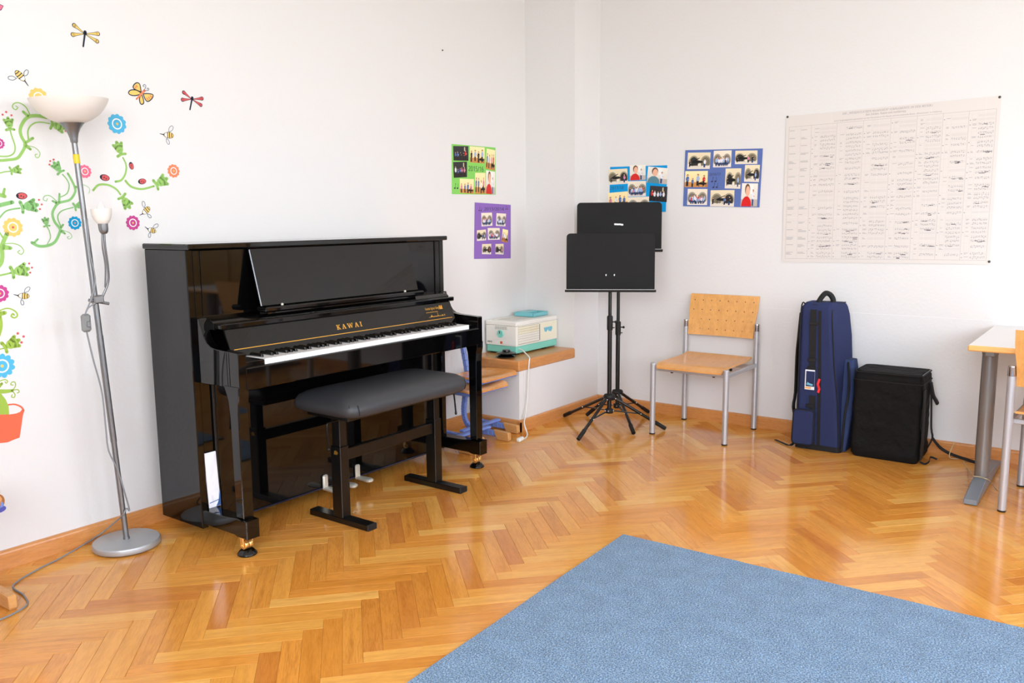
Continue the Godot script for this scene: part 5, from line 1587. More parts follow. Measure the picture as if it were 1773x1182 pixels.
func build_chart() -> void:
	var t := thing("ornament_chart", Vector3.ZERO, "large cream chart of printed staves and tables pinned above the navy case", "poster")
	var c := [Vector2(1.6226, 1.8419), Vector2(2.7005, 1.8629), Vector2(2.7013, 1.0225), Vector2(1.6280, 1.0094)]
	var w := 2048
	var h := 1576
	var im := Image.create(w, h, false, Image.FORMAT_RGB8)
	im.fill(Color(0.868, 0.842, 0.815))
	var rng := RandomNumberGenerator.new()
	rng.seed = 33
	var put := func(x: float, y: float, a: float, b: float, col: Color) -> void:
		im.fill_rect(Rect2i(int(x), int(y), maxi(int(a), 1), maxi(int(b), 1)), col)
	# folds of the paper
	for k in 4:
		put.call(w * (0.235 + 0.235 * k), 0, 3, h, Color(0.90, 0.88, 0.855))
	put.call(0, h * 0.69, w, 3, Color(0.90, 0.88, 0.855))
	var line := Color(0.66, 0.625, 0.61)
	var faint := Color(0.775, 0.745, 0.725)
	var L := 0.017
	var R := 0.984
	var T := 0.074
	var B := 0.974
	var cols := [0.017, 0.079, 0.135, 0.265, 0.395, 0.525, 0.645, 0.76, 0.871, 0.984]
	put.call(L * w, T * h, (R - L) * w, 2, line)
	put.call(L * w, B * h, (R - L) * w, 2, line)
	for i in cols.size():
		put.call(cols[i] * w, T * h, 2, (B - T) * h, line if i != 1 else faint)
	var rows := 17
	for r in rows:
		var y0: float = h * (T + 0.018 + (B - T - 0.018) * r / rows)
		var dy: float = h * (B - T - 0.018) / rows
		put.call(L * w, y0, (R - L) * w, 1, faint)
		for k in 2:
			var x: float = cols[k] * w + 8
			for l in rng.randi_range(1, 3):
				put.call(x, y0 + 12 + l * 11, rng.randf_range(40, 92), 4, Color(0.62, 0.60, 0.60))
		for k in range(2, 9):
			var x0: float = cols[k] * w
			var x1: float = cols[k + 1] * w
			var dx := x1 - x0
			put.call(x0 + dx * 0.13, y0, 1, dy, faint)
			put.call(x0 + dx * 0.33, y0, 1, dy, faint)
			var n := 2 if rng.randf() < 0.62 else 1
			for s in n:
				var sy: float = y0 + dy * (0.26 if n == 1 else 0.12 + 0.46 * s)
				var sx: float = x0 + dx * 0.36
				var sl: float = dx * 0.62
				for l in 5:
					put.call(sx, sy + l * 5, sl, 1, Color(0.745, 0.715, 0.70))
				if rng.randf() < 0.80 and r > 0 or k == 3:
					var x := sx + 6
					while x < sx + sl - 14:
						var step := rng.randf_range(9, 22)
						put.call(x, sy + rng.randi_range(-4, 20), 6, 6, Color(0.52, 0.50, 0.50))
						put.call(x + 5, sy - 3, 1, 22, Color(0.60, 0.575, 0.57))
						x += step
					if rng.randf() < 0.34:
						for q in rng.randi_range(1, 3):
							put.call(sx + rng.randf_range(0.1, 0.7) * sl, sy + rng.randi_range(8, 26), rng.randf_range(24, 52), 5, Color(0.22, 0.21, 0.23))
				if rng.randf() < 0.7:
					for l in rng.randi_range(1, 2):
						put.call(x0 + dx * 0.15, sy + 2 + l * 10, rng.randf_range(16, dx * 0.17), 4, Color(0.64, 0.62, 0.62))
				if rng.randf() < 0.4:
					put.call(x0 + dx * 0.04, sy + 8, 10, 7, Color(0.55, 0.53, 0.54))
	var m := mat("chart_print", Color(1, 1, 1), 0.6, 0, 0.3)
	m.albedo_texture = ImageTexture.create_from_image(im)
	m.texture_repeat = false
	var xf := wall_xf(true, 0.0026)
	part("paper", sheet(c, xf, 0.0005), m, t)
	# the printed heading, raised by a hair
	var dir: Vector2 = (c[1] - c[0]).normalized()
	var up: Vector2 = (c[0] - c[3]).normalized()
	var wide: float = c[0].distance_to(c[1])
	var tall: float = c[0].distance_to(c[3])
	var hx := wall_xf(true, 0.0031)
	for q in [["DIE \u201eWESENTLICHEN MANIEREN\u201c (ORNAMENTE IN DER MUSIK)", 0.29, 0.71, 0.027, 0.0135], ["ihre Zeichen, Namen und Ausf\u00fchrung", 0.404, 0.592, 0.048, 0.0145], ["nach Originalquellen gearbeitet an der Hochschule f\u00fcr Musik und darstellende Kunst \u201eMozarteum\u201c in Salzburg", 0.249, 0.752, 0.067, 0.0095]]:
		var p: Vector2 = c[0] + dir * (wide * q[1]) - up * (tall * q[3])
		var bas := Basis(Vector3(dir.x, dir.y, 0), Vector3(-dir.y, dir.x, 0), Vector3.BACK)
		lettering("lettering", q[0], "Droid Serif", q[4], M.ink_grey, t, hx * Transform3D(bas, Vector3(p.x, p.y, 0)), 0.0002, wide * (q[2] - q[1]))
	pins(t, [Vector2(1.6302, 1.8386), Vector2(2.6933, 1.8557), Vector2(2.6996, 1.0373)], wall_xf(true, 0.0028), 0.0065)

# ---------------------------------------------------------------- wall stickers
var layer := 0.0
func stroke(pts: Array, w0: float, w1 := -1.0, curve := true) -> Geo:
	# a flat band with round ends along points on the piano wall
	if w1 < 0.0:
		w1 = w0
	var p := soft(pts, 6) if curve and pts.size() > 2 else pts
	var g := geo()
	var n := p.size()
	var lift := Vector3(0, 0, layer + 0.0006)
	var left := []
	var right := []
	for i in n:
		var d: Vector2 = (p[mini(i + 1, n - 1)] - p[maxi(i - 1, 0)]).normalized()
		var s := Vector2(-d.y, d.x) * lerpf(w0, w1, float(i) / (n - 1)) * 0.5
		left.append(p[i] + s)
		right.append(p[i] - s)
	for i in n - 1:
		g.face(v3(left[i]) + lift, v3(left[i + 1]) + lift, v3(right[i + 1]) + lift, v3(right[i]) + lift, Vector3.BACK)
	for e in [[p[0], w0], [p[n - 1], w1]]:
		var o := round_outline(e[0], Vector2.ONE * e[1] * 0.5, 12)
		for k in 12:
			g.tri(v3(e[0]) + lift, v3(o[k]) + lift, v3(o[(k + 1) % 12]) + lift, Vector3.BACK, Vector3.BACK, Vector3.BACK)
	return g

func v3(p: Vector2) -> Vector3:
	return Vector3(p.x, p.y, 0)

func patch(outline: Array) -> Geo:
	return geo().prism(outline, Transform3D(Basis(), Vector3(0, 0, layer)), 0.0006)

func join(list: Array) -> Geo:
	var g := geo()
	for q in list:
		g.v.append_array(q.v)
		g.n.append_array(q.n)
		g.t.append_array(q.t)
	return g

func decal(called: String, label: String, category := "wall sticker", group := "") -> Node3D:
	layer = 0.0004
	return thing(called, Vector3.ZERO, label, category, group)

func flower(c: Vector2, r: float, petal: Material, heart: Material, dot: Material, label: String, turn := 0.0) -> void:
	var t := decal("flower_sticker", label, "wall sticker", "flower stickers")
	var o := []
	for i in 132:
		var a := TAU * i / 132
		o.append(c + Vector2(cos(a), sin(a)).rotated(turn) * r * (0.80 + 0.20 * pow(absf(cos(a * 5.5)), 0.8)))
	part("petals", patch(o), petal, t)
	layer = 0.0010
	part("ring", patch(round_outline(c, Vector2(r * 0.53, r * 0.55), 32)), M.d_white, t)
	layer = 0.0014
	part("heart", patch(round_outline(c, Vector2(r * 0.41, r * 0.43), 28)), heart, t)
	layer = 0.0018
	part("dot", patch(round_outline(c, Vector2(r * 0.12, r * 0.13), 12)), dot, t)

func bud(base: Vector2, tip: Vector2) -> Geo:
	var d := tip - base
	var s := Vector2(-d.y, d.x)
	var l := d.length()
	var parts := [stroke([base + s * 0.32, base + d * 0.06, base - s * 0.32], l * 0.20, l * 0.17)]
	for q in [
		[base + d * 0.10, base + d * 0.45, 0.22, 0.50], [base + d * 0.42, base + d * 0.60, 0.56, 0.60],
		[base + d * 0.55 + s * 0.14, base + d * 0.80 + s * 0.33, 0.36, 0.20], [base + d * 0.55, base + d * 0.93, 0.36, 0.22], [base + d * 0.55 - s * 0.14, base + d * 0.80 - s * 0.33, 0.36, 0.20]]:
		layer += 0.00006
		parts.append(stroke([q[0], q[1]], l * q[2], l * q[3], false))
	return join(parts)

func vine(label: String, m: Material, stems: Array, buds: Array, dots: Array, r := 0.0036) -> Node3D:
	# stems: [points, start width, end width]
	var t := decal("vine_sticker", label, "wall sticker", "vine stickers")
	for i in stems.size():
		var s = stems[i]
		part("stem", stroke(s[0], s[1], s[2]), m, t)
		layer += 0.00004
	for b in buds:
		part("bud", bud(b[0], b[1]), m, t)
		layer += 0.00004
	for d in dots:
		part("dot", patch(round_outline(d, Vector2(r, r), 10)), M.d_red, t)
	return t

func loop_wing(root: Vector2, tip: Vector2, fat: float) -> Geo:
	var d := tip - root
	var s := Vector2(-d.y, d.x)
	return stroke([root, root + d * 0.45 + s * fat, root + d * 0.9 + s * fat * 0.7, tip, root + d * 0.9 - s * fat * 0.7, root + d * 0.45 - s * fat, root], 0.0022)

func bee(tail: Vector2, head: Vector2, nose: Vector2, wings: Array, label: String) -> void:
	var t := decal("bee_sticker", label, "wall sticker", "bee stickers")
	var d := head - tail
	var s := Vector2(-d.y, d.x)
	var o := []
	for i in 24:
		var a := TAU * i / 24
		var k := 0.5 + 0.5 * cos(a)
		o.append(tail + d * k + s * 0.31 * sin(a) * (1.0 - 0.25 * k))
	for w in wings:
		part("wing", loop_wing(w[0], w[1], 0.24), M.d_line, t)
	part("outline", patch(o.map(func(p): return tail + d * 0.5 + (p - tail - d * 0.5) * 1.10)), M.d_dark, t)
	layer = 0.0009
	part("body", patch(o), M.d_yellow, t)
	layer = 0.0013
	var front := []
	for i in 24:
		if o[i].distance_to(head) < d.length() * 0.42:
			front.append(o[i])
	var k0 := tail + d * 0.66
	part("face", patch([k0 + s * 0.24, tail + d * 0.85 + s * 0.15, tail + d * 0.97, tail + d * 0.85 - s * 0.15, k0 - s * 0.24]), M.d_white, t)
	for k in [0.16, 0.40, 0.62]:
		var hw: float = 0.27 * sqrt(1.0 - pow(2.0 * k - 1.0, 2)) + 0.01
		part("stripe", stroke([tail + d * k + s * hw, tail + d * (k + 0.02), tail + d * k - s * hw], d.length() * 0.075), M.d_dark, t)
	part("sting", stroke([head, nose], 0.0042, 0.002), M.d_dark, t)

func dragonfly(neck: Vector2, tail: Vector2, tips: Array, m: Material, label: String) -> void:
	var t := decal("dragonfly_sticker", label)
	for q in tips:
		var d: Vector2 = q - neck
		layer = 0.0004
		part("wing_outline", stroke([neck + d * 0.12, neck + d * 0.7, q], 0.004, 0.017, false), M.d_dark, t)
		layer = 0.0009
		part("wing", stroke([neck + d * 0.16, neck + d * 0.7, neck + d * 0.985], 0.002, 0.0125, false), m, t)
	layer = 0.0013
	part("body", join([stroke([neck, tail], 0.007, 0.006), stroke([neck + (neck - tail) * 0.14, neck], 0.012, 0.01)]), M.d_dark, t)

func ladybird(c: Vector2, along: Vector2, label: String) -> void:
	var t := decal("ladybird_sticker", label, "wall sticker", "ladybird stickers")
	var a := along.angle()
	var l := along.length()
	part("outline", patch(round_outline(c, Vector2(l * 1.06, l * 0.68), 20, a)), M.d_dark, t)
	layer = 0.0009
	part("shell", patch(round_outline(c + along * 0.08, Vector2(l * 0.84, l * 0.56), 20, a)), M.d_red, t)
	layer = 0.0013
	part("spot", join([patch(round_outline(c + along * 0.3 + along.orthogonal() * 0.2, Vector2.ONE * l * 0.13, 8)), patch(round_outline(c - along * 0.15, Vector2.ONE * l * 0.14, 8)), patch(round_outline(c - along * 0.82, Vector2(l * 0.24, l * 0.3), 10, a))]), M.d_dark, t)

func build_decals() -> void:
	var W := 0.00112   # metres per zoomed pixel of the tracing
	flower(Vector2(-0.3069, 1.7329), 0.0350, M.d_yellow, M.d_yellow, M.d_orange, "yellow flower sticker half hidden behind the lamp bowl", 0.1)
	flower(Vector2(-0.0122, 1.6614), 0.0393, M.d_blue, M.d_blue, M.d_yellow, "sky blue flower sticker right of the lamp bowl, at the top of the vines", 0.3)
	flower(Vector2(0.2227, 1.4867), 0.0283, M.d_orange, M.d_orange, M.d_yellow, "small orange flower sticker at the right end of the vines", 0.0)
	flower(Vector2(0.0249, 1.2714), 0.0303, M.d_magenta, M.d_magenta, M.d_yellow, "magenta flower sticker beside the two bees above the piano lid", 0.2)
	flower(Vector2(-0.1563, 1.4703), 0.0260, M.d_pink, M.d_pink, M.d_yellow, "pink flower sticker crossed by the lamp pole", 0.4)
	flower(Vector2(-0.2110, 1.2729), 0.0262, M.d_teal, M.d_teal, M.d_orange, "small deep blue flower sticker left of the reading light", 0.1)
	flower(Vector2(-0.4376, 1.2594), 0.0350, M.d_yellow, M.d_yellow, M.d_red, "large yellow flower sticker seen whole, left of the lamp", 0.2)
	flower(Vector2(-0.4587, 1.5572), 0.0198, M.d_magenta, M.d_magenta, M.d_yellow, "magenta flower sticker cut by the left picture edge, level with the lamp cone", 0.2)
	flower(Vector2(-0.5031, 1.0224), 0.0318, M.d_magenta, M.d_magenta, M.d_yellow, "large magenta flower sticker at the left picture edge beside a bee", 0.1)
	flower(Vector2(-0.5190, 0.7579), 0.0456, M.d_blue, M.d_blue, M.d_yellow, "large sky blue flower sticker above the painted pot", 0.3)
	var K := 0.00037
	vine("longest green vine sticker, under the lamp bowl, with curls and two buds", M.d_green, [
		[[Vector2(-0.4688, 1.4959), Vector2(-0.4330, 1.5008), Vector2(-0.4023, 1.5076), Vector2(-0.3856, 1.5257), Vector2(-0.3690, 1.5582), Vector2(-0.3801, 1.5889), Vector2(-0.3810, 1.6138), Vector2(-0.3662, 1.6431), Vector2(-0.3463, 1.6605), Vector2(-0.3179, 1.6662), Vector2(-0.2835, 1.6629)], 26 * K, 34 * K],
		[[Vector2(-0.3479, 1.6604), Vector2(-0.3658, 1.6760)], 34 * K, 26 * K], [[Vector2(-0.3684, 1.5645), Vector2(-0.3399, 1.5838)], 26 * K, 26 * K], [[Vector2(-0.3691, 1.5566), Vector2(-0.3518, 1.5428)], 40 * K, 24 * K],
		[[Vector2(-0.3558, 1.5795), Vector2(-0.3556, 1.6063), Vector2(-0.3462, 1.6259), Vector2(-0.3264, 1.6402), Vector2(-0.3010, 1.6439), Vector2(-0.2758, 1.6411)], 16 * K, 12 * K],
		[[Vector2(-0.3440, 1.6695), Vector2(-0.3557, 1.6941), Vector2(-0.3760, 1.7061), Vector2(-0.3944, 1.7027), Vector2(-0.4015, 1.6897), Vector2(-0.3927, 1.6806), Vector2(-0.3835, 1.6889), Vector2(-0.3897, 1.6939)], 12 * K, 9 * K],
		[[Vector2(-0.3585, 1.5551), Vector2(-0.3342, 1.5492), Vector2(-0.3193, 1.5326), Vector2(-0.3244, 1.5163), Vector2(-0.3334, 1.5142), Vector2(-0.3373, 1.5236), Vector2(-0.3299, 1.5262)], 7 * K, 8 * K],
		[[Vector2(-0.4645, 1.5122), Vector2(-0.4318, 1.5139), Vector2(-0.4113, 1.5259), Vector2(-0.4047, 1.5497), Vector2(-0.4123, 1.5835), Vector2(-0.4164, 1.6049)], 14 * K, 12 * K]],
		[[Vector2(-0.2694, 1.6400), Vector2(-0.2168, 1.6281)], [Vector2(-0.4161, 1.6080), Vector2(-0.4214, 1.6524)]],
		[Vector2(-0.4247, 1.6696), Vector2(-0.4377, 1.6592), Vector2(-0.4077, 1.6595), Vector2(-0.2182, 1.6188)])
	vine("short green vine sticker with one bud pointing right, under the longest vine", M.d_green, [[[Vector2(-0.4699, 1.4507), Vector2(-0.4486, 1.4577), Vector2(-0.4299, 1.4603)], 12 * K, 12 * K]], [[Vector2(-0.4274, 1.4620), Vector2(-0.3892, 1.4698)]], [])
	vine("winding green vine sticker with three buds, behind the lamp pole", M.d_green2, [
		[[Vector2(-0.2224, 1.4602), Vector2(-0.2109, 1.4375), Vector2(-0.1999, 1.4078), Vector2(-0.2016, 1.3878), Vector2(-0.2239, 1.3608), Vector2(-0.2647, 1.3488), Vector2(-0.2825, 1.3306), Vector2(-0.2926, 1.3075), Vector2(-0.2869, 1.2779), Vector2(-0.2695, 1.2512), Vector2(-0.2745, 1.2313), Vector2(-0.2933, 1.2019), Vector2(-0.3203, 1.1895), Vector2(-0.3523, 1.1888), Vector2(-0.3758, 1.2025)], 22 * K, 30 * K],
		[[Vector2(-0.2645, 1.3504), Vector2(-0.2602, 1.3828)], 26 * K, 20 * K], [[Vector2(-0.2729, 1.3487), Vector2(-0.2885, 1.3558)], 30 * K, 18 * K], [[Vector2(-0.1980, 1.4112), Vector2(-0.1781, 1.4057)], 24 * K, 24 * K], [[Vector2(-0.2660, 1.2545), Vector2(-0.2563, 1.2670)], 22 * K, 18 * K], [[Vector2(-0.2668, 1.2445), Vector2(-0.2525, 1.2332)], 34 * K, 20 * K], [[Vector2(-0.3688, 1.2001), Vector2(-0.3540, 1.2143)], 24 * K, 18 * K],
		[[Vector2(-0.2562, 1.3713), Vector2(-0.2319, 1.3856), Vector2(-0.2212, 1.4140), Vector2(-0.2276, 1.4369), Vector2(-0.2426, 1.4562)], 10 * K, 12 * K],
		[[Vector2(-0.2654, 1.2611), Vector2(-0.2733, 1.2844), Vector2(-0.2717, 1.3042), Vector2(-0.2538, 1.3208), Vector2(-0.2129, 1.3322)], 14 * K, 11 * K],
		[[Vector2(-0.3214, 1.1954), Vector2(-0.3075, 1.2188), Vector2(-0.3094, 1.2419), Vector2(-0.3160, 1.2591)], 8 * K, 12 * K],
		[[Vector2(-0.2739, 1.3563), Vector2(-0.2950, 1.3747), Vector2(-0.3143, 1.3744), Vector2(-0.3218, 1.3613), Vector2(-0.3111, 1.3559), Vector2(-0.3071, 1.3647)], 8 * K, 7 * K],
		[[Vector2(-0.2601, 1.2461), Vector2(-0.2343, 1.2356), Vector2(-0.2271, 1.2203), Vector2(-0.2379, 1.2122), Vector2(-0.2447, 1.2190), Vector2(-0.2371, 1.2212)], 6 * K, 6 * K],
		[[Vector2(-0.1922, 1.4197), Vector2(-0.1650, 1.4187), Vector2(-0.1437, 1.4058), Vector2(-0.1469, 1.3871)], 5 * K, 4 * K]],
		[[Vector2(-0.2486, 1.4632), Vector2(-0.2727, 1.5013)], [Vector2(-0.2077, 1.3343), Vector2(-0.1681, 1.3470)], [Vector2(-0.3174, 1.2624), Vector2(-0.3225, 1.2958)]],
		[Vector2(-0.2848, 1.5037), Vector2(-0.2717, 1.5098), Vector2(-0.2885, 1.4905), Vector2(-0.1717, 1.3665)])
	vine("green branch sticker with a large bud and three red dots below a ladybird", M.d_green2, [[[Vector2(-0.4800, 1.3371), Vector2(-0.4557, 1.3439), Vector2(-0.4318, 1.3498)], 40 * K, 38 * K], [[Vector2(-0.4844, 1.2874), Vector2(-0.4613, 1.3140), Vector2(-0.4395, 1.3235), Vector2(-0.4082, 1.3284)], 14 * K, 16 * K]], [[Vector2(-0.4015, 1.3316), Vector2(-0.3412, 1.3419)]], [Vector2(-0.3372, 1.3594), Vector2(-0.3288, 1.3427), Vector2(-0.3366, 1.3254)])
	vine("stub of a green twig sticker at the left picture edge, above the ladybird", M.d_green, [[[Vector2(-0.4793, 1.3780), Vector2(-0.4557, 1.3706)], 40 * K, 36 * K], [[Vector2(-0.4604, 1.3752), Vector2(-0.4540, 1.3972)], 30 * K, 22 * K]], [], [])
	vine("thick green stem sticker carrying the large yellow flower", M.d_green, [[[Vector2(-0.4598, 1.2366), Vector2(-0.4735, 1.2100), Vector2(-0.4811, 1.1912), Vector2(-0.4824, 1.1595), Vector2(-0.4876, 1.1343), Vector2(-0.5025, 1.1160)], 40 * K, 38 * K], [[Vector2(-0.4812, 1.1896), Vector2(-0.4523, 1.1846)], 60 * K, 34 * K], [[Vector2(-0.4853, 1.2434), Vector2(-0.4747, 1.2233)], 14 * K, 16 * K], [[Vector2(-0.4728, 1.2005), Vector2(-0.4412, 1.2011), Vector2(-0.4177, 1.1908), Vector2(-0.4076, 1.1727), Vector2(-0.4173, 1.1602), Vector2(-0.4288, 1.1687), Vector2(-0.4215, 1.1749)], 9 * K, 9 * K]], [], [])
	vine("green bud sticker pointing right above the bee at the left edge", M.d_green, [[[Vector2(-0.5022, 1.0868), Vector2(-0.4780, 1.0908), Vector2(-0.4590, 1.0945)], 18 * K, 18 * K]], [[Vector2(-0.4550, 1.0956), Vector2(-0.3940, 1.1072)]], [Vector2(-0.3924, 1.1257), Vector2(-0.3837, 1.1099), Vector2(-0.3915, 1.0917)])
	vine("lime green curl sticker with a thick stem, below the bee at the left edge", M.d_lime, [[[Vector2(-0.5114, 0.9601), Vector2(-0.4869, 0.9664), Vector2(-0.4672, 0.9614), Vector2(-0.4521, 0.9481), Vector2(-0.4512, 0.9349), Vector2(-0.4619, 0.9295), Vector2(-0.4714, 0.9369), Vector2(-0.4656, 0.9450), Vector2(-0.4613, 0.9403)], 20 * 0.00024, 24 * 0.00024], [[Vector2(-0.5144, 0.9486), Vector2(-0.4923, 0.9508)], 80 * 0.00024, 56 * 0.00024], [[Vector2(-0.5151, 0.9411), Vector2(-0.5122, 0.9065), Vector2(-0.5213, 0.8709)], 90 * 0.00024, 60 * 0.00024]], [], [])
	vine("lime green bud sticker with three red dots above the large blue flower", M.d_lime, [[[Vector2(-0.5261, 0.8200), Vector2(-0.5070, 0.8216)], 12 * 0.00036, 12 * 0.00036]], [[Vector2(-0.5052, 0.8241), Vector2(-0.4495, 0.8473)]], [Vector2(-0.4547, 0.8709), Vector2(-0.4353, 0.8570), Vector2(-0.4444, 0.8361)], 0.0046)
	vine("green shoot sticker rising to a bud under the sky blue flower", M.d_green, [[[Vector2(-0.0357, 1.4349), Vector2(-0.0107, 1.4421), Vector2(0.0087, 1.4697), Vector2(0.0137, 1.5023), Vector2(0.0025, 1.5305)], 18 * 0.00050, 12 * 0.00050]], [[Vector2(-0.0021, 1.5404), Vector2(-0.0209, 1.5934)]], [])
	vine("green shoot sticker curving right to the small orange flower", M.d_green, [[[Vector2(0.0063, 1.4394), Vector2(0.0295, 1.4166), Vector2(0.0744, 1.4082), Vector2(0.1282, 1.4214)], 18 * 0.00050, 16 * 0.00050]], [[Vector2(0.1370, 1.4264), Vector2(0.1923, 1.4560)]], [])
	vine("green shoot sticker arching down to a bud above the reading light", M.d_green, [[[Vector2(-0.1288, 1.3992), Vector2(-0.1061, 1.4202), Vector2(-0.0681, 1.4211), Vector2(-0.0355, 1.4058), Vector2(-0.0191, 1.3844)], 18 * 0.00050, 14 * 0.00050]], [[Vector2(-0.0143, 1.3770), Vector2(0.0178, 1.3296)]], [])
	# painted pot with the foot of the plant
	var t := decal("potted_plant_sticker", "wall sticker of an orange-red pot with a green plant foot, low at left")
	var q := 0.00040
	part("trunk", patch([Vector2(-0.5621, 0.6615), Vector2(-0.5310, 0.6578), Vector2(-0.5173, 0.6328), Vector2(-0.5100, 0.6070), Vector2(-0.5102, 0.5748), Vector2(-0.5689, 0.5861)]), M.d_lime, t)
	layer = 0.0005
	part("branch", join([stroke([Vector2(-0.5460, 0.6673), Vector2(-0.5147, 0.6626), Vector2(-0.4923, 0.6616)], 46 * q, 26 * q), stroke([Vector2(-0.4922, 0.6627), Vector2(-0.4804, 0.6754), Vector2(-0.4800, 0.6904), Vector2(-0.4901, 0.6934), Vector2(-0.4951, 0.6848), Vector2(-0.4879, 0.6822)], 9 * q), stroke([Vector2(-0.4905, 0.6631), Vector2(-0.4728, 0.6618), Vector2(-0.4687, 0.6523), Vector2(-0.4754, 0.6500)], 9 * q), stroke([Vector2(-0.4924, 0.6599), Vector2(-0.4839, 0.6462), Vector2(-0.4875, 0.6352), Vector2(-0.4968, 0.6390), Vector2(-0.4936, 0.6461)], 9 * q), stroke([Vector2(-0.5366, 0.7020), Vector2(-0.5140, 0.7070), Vector2(-0.5051, 0.6986), Vector2(-0.5101, 0.6925), Vector2(-0.5141, 0.6983)], 9 * q), stroke([Vector2(-0.5351, 0.6827), Vector2(-0.5254, 0.6932)], 24 * q)]), M.d_lime, t)
	layer = 0.0008
	part("pot", patch([Vector2(-0.5873, 0.5887), Vector2(-0.5102, 0.5748), Vector2(-0.4870, 0.5738), Vector2(-0.4720, 0.5770), Vector2(-0.4630, 0.5859), Vector2(-0.4561, 0.5810), Vector2(-0.4633, 0.5629), Vector2(-0.4740, 0.5152), Vector2(-0.4819, 0.4812), Vector2(-0.5019, 0.4777), Vector2(-0.5250, 0.4722), Vector2(-0.5504, 0.4750), Vector2(-0.5966, 0.4852)]), M.d_pot, t)
	part("rim", stroke([Vector2(-0.5096, 0.6115), Vector2(-0.4903, 0.6097), Vector2(-0.4732, 0.6009), Vector2(-0.4632, 0.5906), Vector2(-0.4595, 0.5799)], 13 * q, 16 * q), M.d_pot, t)
	t = decal("snail_sticker", "tiny brown and violet sticker low at the left picture edge over the baseboard")
	part("shell", patch(round_outline(Vector2(-0.5756, 0.2584), Vector2(0.022, 0.028), 16)), M.d_brown, t)
	part("foot", patch(round_outline(Vector2(-0.5749, 0.2282), Vector2(0.024, 0.013), 14)), M.d_violet, t)
	# insects
	dragonfly(Vector2(-0.1144, 1.9893), Vector2(-0.1246, 1.9411), [Vector2(-0.1526, 2.0138), Vector2(-0.1608, 1.9788), Vector2(-0.0625, 1.9977), Vector2(-0.0685, 1.9688)], M.d_yellow, "dragonfly sticker with yellow wings high above the lamp")
	dragonfly(Vector2(0.3305, 1.7922), Vector2(0.3179, 1.7480), [Vector2(0.2938, 1.8164), Vector2(0.2861, 1.7856), Vector2(0.3799, 1.8002), Vector2(0.3722, 1.7724)], M.d_red, "dragonfly sticker with red wings right of the butterfly")
	bee(Vector2(-0.3787, 1.8174), Vector2(-0.3515, 1.7871), Vector2(-0.3400, 1.7702), [[Vector2(-0.3514, 1.8028), Vector2(-0.3376, 1.8260)], [Vector2(-0.3786, 1.7921), Vector2(-0.4073, 1.7902)]], "bee sticker flying downward above the yellow flower behind the lamp")
	bee(Vector2(0.2316, 1.6331), Vector2(0.1892, 1.6339), Vector2(0.1704, 1.6368), [[Vector2(0.2116, 1.6470), Vector2(0.2317, 1.6716)], [Vector2(0.1999, 1.6198), Vector2(0.2090, 1.5964)]], "bee sticker alone, below the red dragonfly")
	bee(Vector2(0.1013, 1.3333), Vector2(0.0710, 1.3083), Vector2(0.0562, 1.3021), [[Vector2(0.0789, 1.3322), Vector2(0.0758, 1.3584)], [Vector2(0.0900, 1.3069), Vector2(0.1060, 1.2924)]], "upper of the two bee stickers beside the magenta flower, tilted downward")
	bee(Vector2(0.1222, 1.2342), Vector2(0.0889, 1.2449), Vector2(0.0757, 1.2547), [[Vector2(0.1101, 1.2489), Vector2(0.1355, 1.2631)], [Vector2(0.0963, 1.2312), Vector2(0.0921, 1.2105)]], "lower of the two bee stickers beside the magenta flower, nearest the piano lid")
	bee(Vector2(-0.4034, 1.0050), Vector2(-0.4406, 1.0096), Vector2(-0.4560, 1.0152), [[Vector2(-0.4192, 1.0193), Vector2(-0.3985, 1.0375)], [Vector2(-0.4306, 0.9952), Vector2(-0.4276, 0.9742)]], "bee sticker facing the large magenta flower at the left edge")
	ladybird(Vector2(0.0359, 1.5000), Vector2(0.003, -0.014), "ladybird sticker climbing beside the shoot under the sky blue flower")
	ladybird(Vector2(-0.0787, 1.4492), Vector2(0.0185, -0.003), "ladybird sticker right of the pink flower")
	ladybird(Vector2(0.0778, 1.4391), Vector2(0.0165, 0.003), "ladybird sticker sitting over the shoot towards the orange flower")
	ladybird(Vector2(-0.3970, 1.3731), Vector2(0.0185, 0.0), "ladybird sticker above the large bud left of the lamp")
	t = decal("butterfly_sticker", "yellow butterfly sticker with pink marks between lamp and red dragonfly")
	var body := [Vector2(0.1148, 1.8042), Vector2(0.0776, 1.7665)]
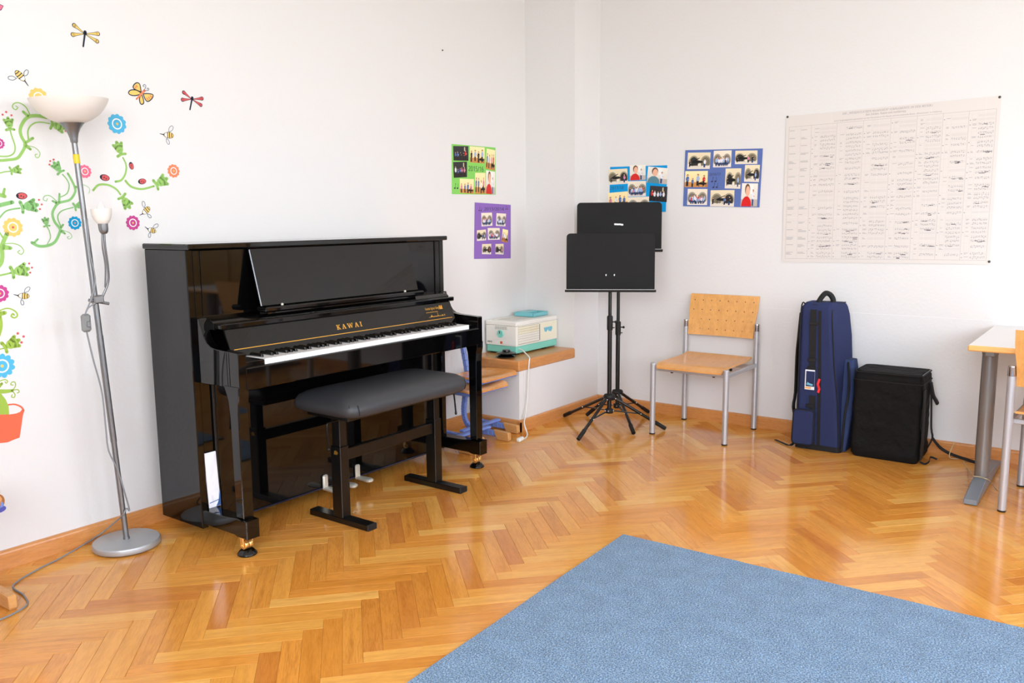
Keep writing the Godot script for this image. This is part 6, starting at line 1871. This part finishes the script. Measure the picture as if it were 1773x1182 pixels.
	for w in [[[Vector2(0.1005, 1.7966), Vector2(0.0696, 1.8069), Vector2(0.0707, 1.8208), Vector2(0.0840, 1.8311), Vector2(0.0953, 1.8283), Vector2(0.0992, 1.8126)], 0], [[Vector2(0.0988, 1.7941), Vector2(0.0793, 1.8021), Vector2(0.0566, 1.7995), Vector2(0.0460, 1.7892), Vector2(0.0527, 1.7808), Vector2(0.0726, 1.7797), Vector2(0.0932, 1.7866)], 0], [[Vector2(0.1077, 1.7904), Vector2(0.1293, 1.7937), Vector2(0.1513, 1.7914), Vector2(0.1461, 1.7759), Vector2(0.1280, 1.7624), Vector2(0.1172, 1.7682)], 0], [[Vector2(0.1023, 1.7861), Vector2(0.1079, 1.7673), Vector2(0.1080, 1.7543), Vector2(0.1004, 1.7480), Vector2(0.0931, 1.7519), Vector2(0.0908, 1.7678), Vector2(0.0952, 1.7798)], 0]]:
		layer = 0.0004
		var o: Array = w[0]
		part("wing_outline", stroke(o + [o[0]], 0.004), M.d_dark, t)
		layer = 0.0003
		part("wing", patch(soft(o + [o[0]], 4).slice(0, -1)), M.d_yellow, t)
	layer = 0.0010
	part("body", stroke(body, 0.010, 0.006), M.d_orange, t)
	part("mark", join([stroke([Vector2(0.0751, 1.8135), Vector2(0.0778, 1.8092)], 0.005), stroke([Vector2(0.0806, 1.8197), Vector2(0.0833, 1.8154)], 0.005), stroke([Vector2(0.1228, 1.7744), Vector2(0.1286, 1.7694)], 0.005), stroke([Vector2(0.1309, 1.7799), Vector2(0.1362, 1.7749)], 0.005), stroke([Vector2(0.1391, 1.7868), Vector2(0.1439, 1.7813)], 0.005)]), M.d_orange, t)
	part("feeler", join([stroke([Vector2(0.1127, 1.8039), Vector2(0.1222, 1.8208), Vector2(0.1176, 1.8286), Vector2(0.1100, 1.8221), Vector2(0.1149, 1.8190)], 0.0024), stroke([Vector2(0.1147, 1.8028), Vector2(0.1314, 1.8069), Vector2(0.1350, 1.8139), Vector2(0.1279, 1.8149), Vector2(0.1285, 1.8103)], 0.0024)]), M.d_line, t)
	t = decal("butterfly_sticker", "tip of a pink butterfly wing sticker in the upper left picture corner")
	part("wing_outline", patch([Vector2(-0.4353, 2.0358), Vector2(-0.4117, 2.0418), Vector2(-0.4004, 2.0384), Vector2(-0.4088, 2.0225), Vector2(-0.4378, 2.0077)]), M.d_dark, t)
	layer = 0.0009
	part("wing", patch([Vector2(-0.4336, 2.0338), Vector2(-0.4119, 2.0394), Vector2(-0.4028, 2.0371), Vector2(-0.4102, 2.0246), Vector2(-0.4356, 2.0113)]), M.d_pink, t)
